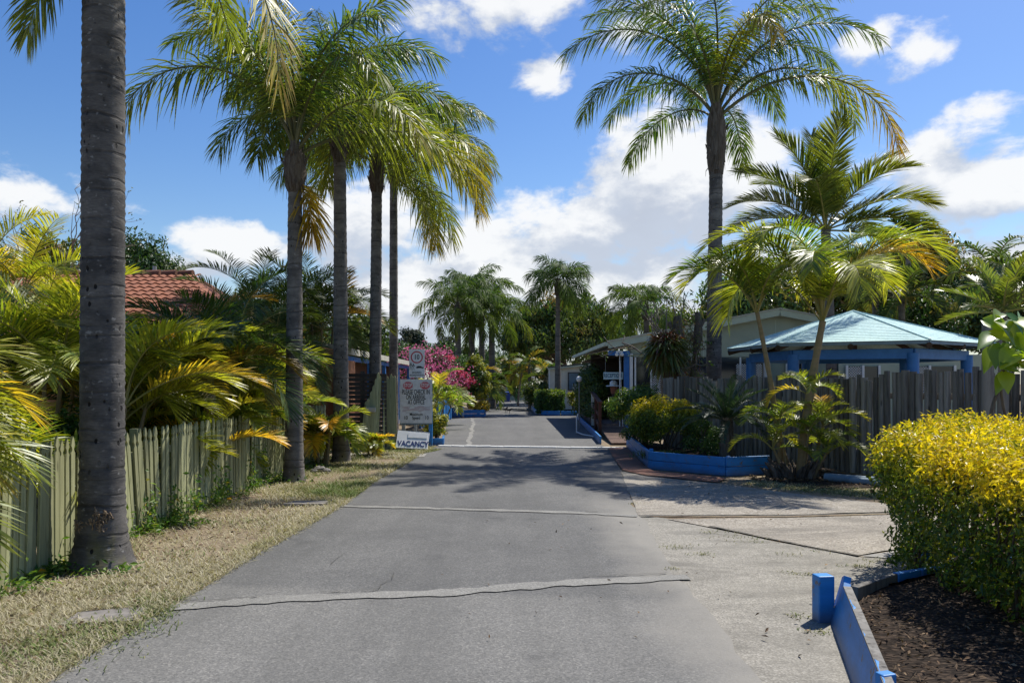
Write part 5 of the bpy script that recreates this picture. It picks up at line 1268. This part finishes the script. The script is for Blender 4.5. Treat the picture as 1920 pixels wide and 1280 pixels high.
mb.blades(p, d_, nrm(np.cross(d_, (0, 0, 1))), rng.uniform(.3, .5, n), .012, .6, c=np.clip(rng.normal(.2, .2, n), 0, 1)); mb.build('blades', M['shrub'], t)
shrub('dark creeper mound smothering the porch side by the handrail', (3.02, 29.3, 1.02), (.40, 2.5, 1.12), 13000, .12, 145, 'mango', nclump=80, cr=.34, stems=10)
# hedge in front of the cabin, trimmed square
def box_hedge(label, poly, z0, zt, n, leaf, seed, mat, tint, inset=None, shell=.10, name='hedge', stems=20, hang=0.0, asp=.45, zb=0.0, bump=.05):
    rng = np.random.default_rng(seed); P_ = np.array(poly, float); c = P_.mean(0); t = thing(name, label, 'hedge', (*c, zb))
    e = np.roll(P_, -1, 0) - P_; nn = nrm(np.stack([-e[:, 1], e[:, 0]], -1)); nn *= np.sign(((c - P_) * nn).sum(1))[:, None]
    got = []; tot = 0
    while tot < n:
        m_ = n * 4; p = np.stack([rng.uniform(P_[:, 0].min(), P_[:, 0].max(), m_), rng.uniform(P_[:, 1].min(), P_[:, 1].max(), m_), rng.uniform(z0, zt + .1, m_)], -1)
        dd = ((p[:, None, :2] - P_[None]) * nn[None]).sum(-1); de = dd.min(1) - (inset(p[:, 2]) if inset else 0) + .10 * vnoise(p[:, 0] + p[:, 1], p[:, 2] * 1.3, 5.5, seed) + .04 * vnoise(p[:, 0] + p[:, 1], p[:, 2], 15, seed + 7)
        dt = zt - .13 * np.exp(-np.clip(de, 0, 9) / .16) + bump * vnoise(p[:, 0], p[:, 1], 3.6, seed) + .035 * vnoise(p[:, 0], p[:, 1], 11, seed + 1) - p[:, 2]
        dep = np.minimum(de, dt); gap = .52 + .48 * np.tanh(3 * (vnoise(p[:, 0] * 1.0 + p[:, 1] * 1.0, p[:, 2], 7, seed + 2) + .35 + 1.2 * (dt < .25)))
        ok = (dep > 0) & (rng.random(m_) < (np.exp(-dep / shell) + .05) * gap)
        q = np.c_[p[ok], de[ok], dt[ok]]; got.append(q); tot += len(q)
    q = np.concatenate(got)[:n]; p = q[:, :3]
    up = np.exp(-q[:, 4] / .12)[:, None]
    ed = ((p[:, None, :2] - P_[None]) * nn[None]).sum(-1).argmin(1); outw = np.c_[-nn[ed], np.zeros(n)]
    N = nrm(outw * (1 - up) + np.array((0, 0, 1)) * (up * .8 + .35) + rng.normal(0, .75, (n, 3)))
    mb = MB(); mb.cards(p, N, leaf, leaf * asp, rng, c=tint(p, q[:, 3], q[:, 4], rng), hang=hang)
    ns = int(n * .03); i = rng.choice(np.where(q[:, 4] < .06)[0], ns)      # new shoots standing above the trim
    for j in range(4):
        pp = p[i] + np.array((0, 0, .025 + .024 * j)) + rng.normal(0, .008, (ns, 3)); mb.cards(pp, nrm(rng.normal(0, .8, (ns, 3)) + (0, 0, .5)), leaf * .8, leaf * .34, rng, c=np.clip(tint(pp, q[i, 3], q[i, 4] * 0, rng), 0, 1.1))
    if bump > .06:                       # scattered dead leaves
        i = rng.choice(n, n // 60); pp = p[i]; w_ = vnoise(pp[:, 1], pp[:, 2], 3.5, 9) > .25; pp = pp[w_]; mb.cards(pp + (-.015, -.01, .01), rng.normal(size=(len(pp), 3)), leaf, leaf * .4, rng, m=1, c=.8)
    mb.build('foliage', [M[mat], M['litter']], t)
    mb = MB()
    for s_ in range(stems):
        while True:
            b = np.array((rng.uniform(P_[:, 0].min(), P_[:, 0].max()), rng.uniform(P_[:, 1].min(), P_[:, 1].max())))
            de = ((b[None] - P_) * nn).sum(-1).min()
            if de > .12: break
        for f_ in range(3):
            tip = np.array((*b, zb)) + np.array((rng.normal(0, .16), rng.normal(0, .16), (zt - zb) * rng.uniform(.6, .92))); q5 = np.linspace(0, 1, 6)[:, None]
            mb.tube(np.array((*b, zb)) + (tip - np.array((*b, zb))) * q5 + rng.normal(0, .012, (6, 3)), .013 * (1 - .6 * q5[:, 0]), 5)
    mb.build('stems', M['twig'], t, True)
    return t
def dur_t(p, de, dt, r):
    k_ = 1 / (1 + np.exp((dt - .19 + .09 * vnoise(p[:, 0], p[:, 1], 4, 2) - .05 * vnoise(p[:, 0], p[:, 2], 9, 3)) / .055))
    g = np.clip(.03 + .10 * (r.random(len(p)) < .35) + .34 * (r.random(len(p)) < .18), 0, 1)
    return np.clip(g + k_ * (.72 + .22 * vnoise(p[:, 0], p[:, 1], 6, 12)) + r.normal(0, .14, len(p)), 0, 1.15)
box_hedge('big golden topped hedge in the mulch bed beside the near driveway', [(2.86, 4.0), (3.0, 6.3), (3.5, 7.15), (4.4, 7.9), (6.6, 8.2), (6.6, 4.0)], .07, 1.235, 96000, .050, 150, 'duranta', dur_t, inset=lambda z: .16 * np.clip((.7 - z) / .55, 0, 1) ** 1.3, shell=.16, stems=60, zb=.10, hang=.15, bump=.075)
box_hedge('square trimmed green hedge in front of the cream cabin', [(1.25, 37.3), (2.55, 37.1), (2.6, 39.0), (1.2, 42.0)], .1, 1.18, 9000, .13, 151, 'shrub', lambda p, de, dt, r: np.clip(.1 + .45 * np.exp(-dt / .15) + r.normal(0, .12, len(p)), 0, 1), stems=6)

def bracts(t, rng):
    cl = [(P(770, 672, 35.2), .55), (P(785, 690, 34.9), .5), (P(808, 690, 34.8), .6), (P(826, 705, 34.7), .6), (P(846, 694, 35), .45), (P(838, 724, 34.7), .4), (P(857, 715, 34.8), .35), (P(762, 700, 34.9), .5), (P(800, 662, 35.3), .4), (P(868, 700, 34.9), .22), (P(870, 738, 34.7), .16), (P(852, 742, 34.7), .2), (P(830, 664, 35.4), .3), (P(880, 715, 34.9), .22), (P(845, 672, 35), .2)]
    mb = MB()
    for c, r_ in cl:
        n = int(430 * r_); p = np.array(c) + rng.normal(0, r_ * .62, (n, 3)) * (1.1, .9, .8)
        rd = .9 if r_ < .23 else .2
        mb.cards(p, nrm(rng.normal(0, .6, (n, 3)) + (.2, -.5, .4)), .10, .075, rng, c=np.clip(rng.normal(rd, .2, n), 0, 1))
    mb.build('bracts', M['bract'], t)
shrub('bougainvillea covered in magenta flowers behind the sign', (-3.6, 36.0, 1.75), (2.2, 1.1, 1.55), 11000, .13, 160, 'shrub', nclump=70, cr=.45, name='bougainvillea', cat='flowering shrub', extra=bracts, stems=14)
shrub('yellow leaved croton in the lighter blue box by the road', (-1.75, 35.9, 1.5), (.55, .5, 1.25), 5200, .14, 161, 'croton', nclump=34, cr=.3, ground=.2)
shrub('yellow and green croton beside the check in sign', (-1.98, 20.3, .45), (.26, .35, .5), 1800, .09, 162, 'croton', nclump=20, cr=.16)
shrub('low reddish shrub in the lighter blue planter box', (-1.55, 35.5, .5), (.5, .25, .3), 900, .12, 163, 'croton', nclump=12, cr=.2, ground=.2, tint=lambda p, r: np.clip(r.normal(.6, .3, len(p)), 0, 1))
cane_palm('green palm leaning out behind the check in sign', (-2.75, 26.5, 0), [(0, 0, 1.25, .2, 0), (.2, .3, .9, .2, 0)], 164, 'palms by the sign', L=1.15, ll=.42, lw=.04, nf=7, yel=.12, nl=30)
cane_palm('golden palm with broad leaves beside the blue paling fence', (-2.55, 29.5, 0), [(0, 0, .7, .2, 0), (-.4, .2, .95, -.2, 0)], 165, 'palms by the sign', L=1.0, ll=.4, lw=.045, nf=7, yel=.25, nl=28)
# far greenery down the road
r9 = np.random.default_rng(170)
FP = 'small palms at the far end'
for i, (px, Y, h, L, y_, lm, lab) in enumerate(((994, 47, 2.7, 1.4, .12, 'darkpalm', 'pale leaning palm with a stout trunk at the far road bend'), (971, 52, 2.3, 1.0, .45, 'cane', 'orange leaved palm on a thin trunk at the far verge'), (905, 48, 2.2, 1.5, .2, 'darkpalm', 'golden palm behind the far croton'), (925, 70, 3.2, 1.5, .12, 'darkpalm', 'green palm above the shed roof'), (1015, 45, 1.9, 1.6, .15, 'darkpalm', 'dark low palm behind the trimmed hedge'), (955, 70, 3.4, 1.5, .35, 'darkpalm', 'yellow orange palm over the end of the road'), (918, 56, 2.1, 1.3, .25, 'darkpalm', 'yellowish palm beside the far street lamp'), (890, 42, 2.0, 1.3, .15, 'darkpalm', 'grey green palm just past the bougainvillea'))):
    x = (px - 960) / F * Y; cane_palm(lab, (x, Y, 0), [(0, 0, h, r9.normal(0, .15), 0)] + ([(.5, .4, h * .7, .2, 0)] if i not in (0, 1) else []), 171 + i, FP, L=L, ll=.55, lw=.075, nf=10, yel=y_, lmat=lm, nl=24, sr=.13 if i == 0 else .08, el=(86, -20), smat='palebark' if i < 2 else 'cane_stem')
shrub('glossy dark shrub between the stout palm and the trimmed hedge', (1.5, 43.5, .9), (.8, .8, .8), 2600, .16, 181, 'mango', nclump=24, cr=.35)
shrub('green bush at the foot of the sheet fence beside the bin', (.35, 64, .8), (.6, .6, .8), 1500, .2, 182, 'mango', nclump=16, cr=.35)
shrub('small green bush beside the far street lamp', (-1.3, 53, .4), (.35, .35, .4), 900, .12, 183, 'shrub', nclump=14, cr=.2)
shrub('thin shrub against the wall of the cream cabin', (3.0, 37.4, .6), (.3, .25, .6), 700, .12, 184, 'croton', nclump=14, cr=.16)

# ------------------------------------------------------------------ trees
def bt(label, px, top, hw, Y, seed, n=9000, leaf=.3, zb=1.2, **k):
    x = (px - 960) / F * Y; zt = CH + (HY - top) / F * Y; rz = (zt - zb) / 2; rx = hw / F * Y
    return broad_tree(label, (x, Y, 0), (x, Y, zb + rz), (rx, max(rx * .8, 1.5), rz), n, leaf, seed, **k)
bt('huge dark mango tree with a domed crown at the end of the road', 1062, 562, 118, 56, 200, 26000, .34, 1.5, lmat='mango', nclump=120, cr=1.0, trunk_r=.35, hang=1.2, tint=.18, ctint=.3, asp=.34)
bt('bright green tree beyond the tiled roof', 262, 432, 68, 36, 201, 12000, .22, 2.0, nclump=60, cr=.75)
bt('small dark tree beneath the bare twigs', 100, 424, 46, 30, 202, 7000, .24, 1.5, lmat='mango', nclump=40, cr=.6)
bt('round dark tree far behind the speed sign', 775, 614, 26, 72, 203, 4000, .3, 1.5, lmat='pine', nclump=40, cr=.6)
bt('low round tree far behind the bougainvillea', 836, 634, 26, 80, 204, 3600, .32, 1, lmat='pine', nclump=40, cr=.7)
bt('dark tree filling the gap behind the slim palm trunks', 672, 588, 42, 46, 205, 6000, .3, 1.0, lmat='mango', nclump=50, cr=.8)
bt('hazy green tree low beyond the speed sign', 745, 640, 36, 60, 206, 3500, .3, .8, nclump=36, cr=.7)
bt('leafy tree behind the office gable', 1275, 575, 55, 44, 207, 6000, .26, 1.5, lmat='mango', nclump=44, cr=.8)
bt('dense dark tree behind the office roof peak', 1420, 500, 95, 33, 208, 13000, .26, 1.2, lmat='mango', nclump=80, cr=.8, ctint=.35)
bt('dark broad tree behind the coconut palm', 1580, 470, 110, 35, 209, 14000, .27, 1.2, lmat='mango', nclump=90, cr=.85)
bt('brown tinged tree right behind the gazebo roof', 1745, 432, 85, 32, 210, 14000, .25, 1.2, lmat='mango', nclump=80, cr=.8, tint=.35, ctint=.35)
bt('bushy green tree beside the gazebo eave', 1735, 545, 60, 25, 211, 9000, .17, .8, lmat='tree', nclump=60, cr=.5)
bt('dark tree behind the fan leaved plants', 1890, 500, 80, 30, 212, 11000, .25, 1.0, lmat='mango', nclump=70, cr=.8)
for i, (px, top, hw, Y, lab) in enumerate(((-60, 430, 110, 42, 'leafy tree at the edge beyond the tiled house'), (480, 560, 90, 48, 'dark tree behind the cane palms'), (930, 655, 50, 95, 'far dark tree closing the view past the shed'), (990, 650, 40, 85, 'far tree beside the mango dome'), (880, 650, 50, 90, 'far tree behind the palm cluster'), (2010, 470, 100, 32, 'dense tree past the big leaved creeper'), (590, 600, 60, 55, 'dim tree behind the terracotta gatehouse'))):
    bt(lab, px, top, hw, Y, 220 + i, 6000, .3, .8, lmat='mango' if i % 2 else 'tree', nclump=50, cr=.9, group='trees standing behind the park')
# norfolk pine
rng = np.random.default_rng(230); Y = 78; x = (722 - 960) / F * Y; zt = CH + (HY - 600) / F * Y
t = thing('norfolk_pine', 'tiered dark pine far between two palm trunks', 'tree', (x, Y, 0)); mb = MB(); mb.tube([(x, Y, 0), (x, Y, zt)], [.2, .03], 7); mb.build('trunk', M['bark'], t, True)
mb = MB()
for k_ in range(9):
    z = zt - .2 - k_ * .62; Lb = .35 + .17 * k_
    for j in range(6):
        a = j * pi / 3 + k_; q = np.linspace(.1, 1, 26); p = np.stack([x + cos(a) * q * Lb, Y + sin(a) * q * Lb, z + .12 * q ** 2 - .05], -1) + rng.normal(0, .06, (26, 3))
        mb.cards(p, nrm(rng.normal(0, .5, (26, 3)) + (0, 0, 1)), .28, .12, rng, c=.2)
mb.build('crown', M['pine'], t)
# bare twiggy tree
rng = np.random.default_rng(231); Y = 30; base = np.array(((85 - 960) / F * Y, Y, 0)); t = thing('bare_tree', 'leafless twiggy tree top above the small dark tree', 'tree', tuple(base)); mb = MB(); tips = []
def branch(p, d, L, r, dep):
    q = np.linspace(0, 1, 5)[:, None]; e = p + d * L; mid = rng.normal(0, L * .06, 3); pts = p + (e - p) * q + mid * np.sin(pi * q); mb.tube(pts, r * (1 - .4 * q[:, 0]), 5 if dep < 3 else 4, cap=False)
    if dep >= 5: tips.append(e); return
    for i in range(3 if dep < 3 else 2):
        nd = nrm(d + rng.normal(0, .55, 3) + np.array((0, 0, .15))); branch(e, nd, L * rng.uniform(.55, .85), r * .58, dep + 1)
branch(base, np.array((.02, 0, 1.0)), 3.1, .13, 0); branch(base + (0, 0, 3.0), nrm(np.array((-.5, .1, .8))), 1.6, .09, 1); branch(base + (0, 0, 3.2), nrm(np.array((.5, .1, .8))), 1.6, .09, 1)
mb.build('trunk', M['palebark'], t); tips = np.array(tips); mb = MB(); pp = np.repeat(tips, 4, 0) + rng.normal(0, .09, (len(tips) * 4, 3)); mb.cards(pp, rng.normal(size=(len(pp), 3)), .10, .05, rng, c=np.clip(rng.normal(.6, .3, len(pp)), 0, 1)); mb.build('crown', M['tree'], t)
# pale branching tree and mossy stumps by the office
rng = np.random.default_rng(232); Y = 20; base = np.array((4.0, Y, 0)); t = thing('frangipani', 'bare pale branched tree in front of the office roof', 'tree', tuple(base)); mb = MB(); tips = []
def branch2(p, d, L, r, dep):
    q = np.linspace(0, 1, 5)[:, None]; e = p + d * L; mb.tube(p + (e - p) * q + rng.normal(0, L * .08, 3) * np.sin(pi * q), r * (1 - .3 * q[:, 0]), 6)
    if dep >= 4: tips.append(e); return
    for i in range(2): branch2(e, nrm(d + rng.normal(0, .55, 3) + (0, 0, .1)), L * rng.uniform(.6, .85), r * .62, dep + 1)
branch2(base, nrm(np.array((-.06, 0, 1))), 1.5, .08, 0); branch2(base + (-.05, 0, 1.3), nrm(np.array((-.2, 0, 1))), 1.0, .05, 1); branch2(base + (-.05, 0, 1.3), nrm(np.array((.3, 0, 1))), .9, .05, 1)
mb.build('trunk', M['palebark'], t, True); tips = np.array(tips); mb = MB(); pp = np.repeat(tips, 3, 0) + rng.normal(0, .07, (len(tips) * 3, 3)); mb.cards(pp, rng.normal(0, 1, (len(pp), 3)) + (0, 0, .5), .15, .05, rng, c=.35); mb.build('crown', M['shrub'], t)
for i, (px, topy, Y, r_, lab) in enumerate(((1276, 592, 19.0, .12, 'thicker mossy stump wrapped in epiphytes by the office'), (1302, 585, 19.2, .09, 'thinner gnarled stump beside the tall palm'))):
    rng = np.random.default_rng(240 + i); q = np.array(P(px, topy, Y)); t = thing('tree_stump', lab, 'stump', (q[0], Y, 0), 'mossy stumps'); mb = MB(); s_ = np.linspace(0, 1, 14)[:, None]
    mb.tube(np.array((q[0], Y, 0)) + np.array((-.12 if i == 0 else .05, 0, q[2])) * s_ + np.array((.06, 0, 0)) * np.sin(s_ * 9), r_ * (1 + .25 * np.sin(s_[:, 0] * 17)), 10, noise=.08, rng=rng)
    mb.tube(np.array((q[0], Y, q[2] * .8)) + np.array((.25 if i else -.3, 0, .5)) * s_, r_ * .6 * (1 - .3 * s_[:, 0]), 8, noise=.08, rng=rng); mb.build('trunk', M['bark'], t, True)
    mb = MB(); n = 700; p = np.array((q[0] - .05, Y - .05, q[2] * .55 + .55)) + rng.normal(0, 1, (n, 3)) * (.14, .14, .5); mb.cards(p, rng.normal(0, .6, (n, 3)) + (0, -.4, .6), .10, .03, rng, c=np.clip(rng.normal(.6, .3, n), 0, 1), hang=.8); mb.build('foliage', M['bromeliad'], t)
rng = np.random.default_rng(250); c = np.array(P(1248, 652, 18.8)); t = thing('staghorn_fern', 'big shaggy staghorn and bromeliad clump on the stumps by the office', 'plant', tuple(c - (0, 0, .5))); mb = MB(); n = 1100
e = nrm(rng.normal(size=(n, 3)) * (1, .8, .9)); p = c + e * rng.uniform(.1, .38, n)[:, None]; d_ = nrm(e + (0, -.2, .35) + rng.normal(0, .3, (n, 3))); mb.blades(p, d_, nrm(np.cross(d_, rng.normal(size=(n, 3)))), rng.uniform(.22, .42, n), .05, .75, c=np.clip(rng.normal(.5, .25, n) + .5 * (e[:, 2] > .5), 0, 1)); mb.build('leaves', M['bromeliad'], t)
mb = MB(); mb.tube([c + (.1, .1, -1.9), c + (.08, .05, -.6), c], [.08, .09, .12], 9); mb.build('stem', M['bark'], t, True)

# tall feathery and fan plants beyond the gazebo
def fanpalm(label, px, py, Y, seed, fr, lmat='darkpalm', L=1.7, ll=.5, lw=.05, h=None, **k):
    hub = P(px, py, Y); return feather(label, hub, (hub[0] + .1, Y, 0), fr, seed, lmat, ll, lw, 36, .09, **k)
RG = 'dark palms beyond the gazebo'
fanpalm('dark arching palm above the big leaved creeper', 1862, 520, 22, 260, [(f[0], f[1], 1.9, f[3], .05) for f in ring_fronds(14, 261, el=(86, 0), curl=(95, 125))], droop=.4, group=RG)
fanpalm('small dark palm top peeping over the brown tinged tree', 1702, 440, 30, 262, [(f[0], f[1], 1.0, 60, .05) for f in ring_fronds(11, 263, el=(80, 10))], ll=.5, lw=.06, group=RG)
fanpalm('pale stiff leaved palm beside the creeper post', 1880, 585, 17, 264, [(f[0], f[1], 1.35, 30, .15) for f in ring_fronds(16, 265, el=(82, 0))], lmat='coco', ll=.35, lw=.04, droop=.1, group=RG)
fanpalm('dark palm at the frame edge behind the creeper', 1935, 560, 18, 266, [(f[0], f[1], 1.5, 50, .1) for f in ring_fronds(14, 267, el=(82, 0))], group=RG)
fanpalm('shadowed palm between the gazebo and the tall palm', 1690, 560, 23, 268, [(f[0], f[1], 1.5, f[3] * .8, .12, .3) for f in ring_fronds(13, 269, el=(84, -20))], group=RG)
fanpalm('brown fringed palm behind the two golden palms', 1640, 500, 24, 270, [(f[0], f[1], 2.0, f[3], .2, .4) for f in ring_fronds(13, 271, el=(70, -25))], group=RG)
# big leaved creeper
rng = np.random.default_rng(280); c = np.array(P(1893, 648, 9.2)); t = thing('creeper', 'big leaved bright green creeper climbing beside the grey post', 'climbing plant', (c[0], 9.6, 0)); mb = MB()
def bigleaf(p, d, up, L, W, c_):
    d = nrm(d); s_ = nrm(np.cross(d, up)); n_ = np.cross(s_, d); K = 7; tt = np.linspace(0, 1, K); w = W * np.array((.18, .85, 1.0, .9, .66, .34, .02)) / 2; off = np.array((-.12, -.05, 0, 0, 0, 0, 0)) * L
    mid = p + d * (tt * L)[:, None] - np.array((0, 0, 1)) * (.30 * L * tt ** 2)[:, None]; l = mid + s_ * w[:, None] + n_ * (w * .35)[:, None] + d * off[:, None]; r = mid - s_ * w[:, None] + n_ * (w * .35)[:, None] + d * off[:, None]
    i = np.arange(K - 1); V = np.concatenate([l, mid, r]); mb.add(V, np.concatenate([np.stack([i, i + 1, K + i + 1, K + i], -1), np.stack([K + i, K + i + 1, 2 * K + i + 1, 2 * K + i], -1)]), c=c_)
for i in range(46):
    p = c + np.array((rng.uniform(-.25, .45), rng.uniform(-.25, .35), rng.uniform(-.35, .42))); a = rng.uniform(pi * .9, pi * 2.1)
    bigleaf(p, np.array((cos(a) * .7, sin(a) * .5 - .15, rng.uniform(-.9, .05))), np.array((0, -.5, .8)) + rng.normal(0, .3, 3), rng.uniform(.22, .40), rng.uniform(.15, .26), np.clip(rng.normal(.3, .22), 0, .9))
mb.build('foliage', M['pothos'], t, True)
mb = MB(); q = np.linspace(0, 1, 20); mb.tube(np.stack([c[0] + .1 + .12 * np.sin(q * 9), 9.55 + .05 * np.cos(q * 8), q * (c[2] + .1)], -1), .022, 7); mb.tube(np.stack([c[0] + .25 + .1 * np.sin(q * 7), 9.6 + 0 * q, q * (c[2] + .3)], -1), .018, 7); mb.build('stem', M['bark'], t, True)
# ------------------------------------------------------------------ sun, sky, camera
scn = bpy.context.scene
sun_dir = Vector((.46, .50, 1.0)).normalized()
l = bpy.data.lights.new('sun', 'SUN'); l.energy = 5.0; l.angle = R(.53); l.color = (1.0, .955, .88)
so = bpy.data.objects.new('sun', l); C.objects.link(so); so.rotation_euler = (-sun_dir).to_track_quat('-Z', 'Y').to_euler(); so.location = (10, 10, 30)

w = bpy.data.worlds.new('World'); scn.world = w; w.use_nodes = True
nt = w.node_tree; nt.nodes.clear(); n = NB(nt); wo = nt.nodes.new('ShaderNodeOutputWorld')
sky = n('ShaderNodeTexSky', sky_type='NISHITA'); sky.sun_disc = False; sky.sun_elevation = math.asin(sun_dir.z); sky.sun_rotation = math.atan2(sun_dir.x, sun_dir.y)
sky.air_density = 1.15; sky.dust_density = .5; sky.ozone_density = 2.2; sky.altitude = 0
d = n('ShaderNodeTexCoord').outputs['Generated']
CL = [(1000, 540, 470, 150, 1.0), (1235, 335, 170, 150, 1.0), (1130, 430, 210, 120, 1.0), (700, 440, 150, 95, .9), (1390, 350, 130, 140, .85), (760, 580, 330, 110, 1.0),
      (425, 462, 105, 52, .95), (60, 355, 120, 55, .6), (1870, 360, 150, 95, 1.0), (1720, 285, 70, 36, .5), (1028, 152, 65, 42, .66), (930, 5, 220, 70, .5), (1625, 72, 48, 38, .62), (1730, 95, 50, 50, .5),
      (1470, 300, 110, 60, .4), (300, 500, 170, 45, .7), (1160, 60, 60, 60, .42), (1860, 520, 200, 110, .9), (1450, 560, 280, 120, .8), (1860, 210, 60, 30, .35)]
def density(vec):
    acc = None
    for px, py, rx, ry, wt in CL:
        v = np.array(((px - 960) / F, 1, (HY - py) / F)); ln = np.linalg.norm(v); v = v / ln
        s_ = n('ShaderNodeVectorMath', {0: vec, 1: tuple(v)}, operation='SUBTRACT').outputs[0]
        s_ = n('ShaderNodeVectorMath', {0: s_, 1: (F / rx * ln, 2.2, F / ry * ln)}, operation='MULTIPLY').outputs[0]
        r_ = n('ShaderNodeVectorMath', {0: s_}, operation='LENGTH').outputs['Value']
        f = n.math('MULTIPLY', n.math('SUBTRACT', 1.15, r_), wt)
        acc = f if acc is None else n('ShaderNodeMath', {0: acc, 1: f, 2: .35}, operation='SMOOTH_MAX').outputs[0]
    acc = n.math('MAXIMUM', acc, -.55)
    m_ = n('ShaderNodeMapping', {'Vector': vec, 'Scale': (1.0, 1.0, 1.7)}).outputs[0]
    big = n('ShaderNodeTexNoise', {'Vector': m_, 'Scale': 7.5, 'Detail': 10, 'Roughness': .58, 'Distortion': .25}).outputs[0]
    fin = n('ShaderNodeTexNoise', {'Vector': m_, 'Scale': 26.0, 'Detail': 7, 'Roughness': .6}).outputs[0]
    k = n.math('ADD', n.math('MULTIPLY', n.math('SUBTRACT', big, .5), 2.3), n.math('MULTIPLY', n.math('SUBTRACT', fin, .5), .8))
    return n.math('ADD', acc, k)
den = density(d)
sh = n('ShaderNodeVectorMath', {0: d, 1: (.018, 0, .045)}, operation='ADD').outputs[0]
den2 = density(sh)
alpha = n.rng(den, .12, .58, 0, 1, True)
lit = n.rng(n.math('SUBTRACT', den, den2), -.25, .55, 0, 1, True)
core = n.rng(den, .5, 1.5, 0, 1, True)
cc = n.mix(lit, (.45, .50, .59, 1), (.76, .77, .78, 1))
cc = n.mix(n.math('MULTIPLY', core, n.math('SUBTRACT', 1.0, lit)), cc, (.42, .46, .54, 1))
hs = n('ShaderNodeHueSaturation', {'Hue': .512, 'Saturation': 1.34, 'Value': 1.0, 'Color': sky.outputs[0]}).outputs[0]
skyc = n.mix(1.0, hs, (.105, .105, .105, 1), 'MULTIPLY')
z = n('ShaderNodeSeparateXYZ', {0: d}).outputs[2]
haze = n.rng(z, .0, .16, .55, 0, True)
skyc = n.mix(haze, skyc, (.42, .50, .62, 1))
fin = n.mix(n.math('MULTIPLY', alpha, .97), skyc, cc)
bg = n('ShaderNodeBackground', {'Color': fin, 'Strength': 1.0})
nt.links.new(bg.outputs[0], wo.inputs[0])

cam = bpy.data.cameras.new('camera'); co = bpy.data.objects.new('camera', cam); C.objects.link(co)
cam.sensor_width = 36; cam.lens = 27; cam.shift_y = (HY - 640) / 1920; cam.clip_end = 2000; cam.clip_start = .05
co.location = (0, 0, CH); co.rotation_euler = (pi / 2, 0, 0); scn.camera = co
scn.render.engine = 'CYCLES'
scn.cycles.max_bounces = 7; scn.cycles.diffuse_bounces = 3; scn.cycles.glossy_bounces = 2; scn.cycles.transmission_bounces = 4; scn.cycles.transparent_max_bounces = 4
scn.view_settings.view_transform = 'Standard'; scn.view_settings.look = 'None'; scn.view_settings.exposure = 0.34; scn.view_settings.gamma = 1.0; scn.view_settings.use_curve_mapping = False
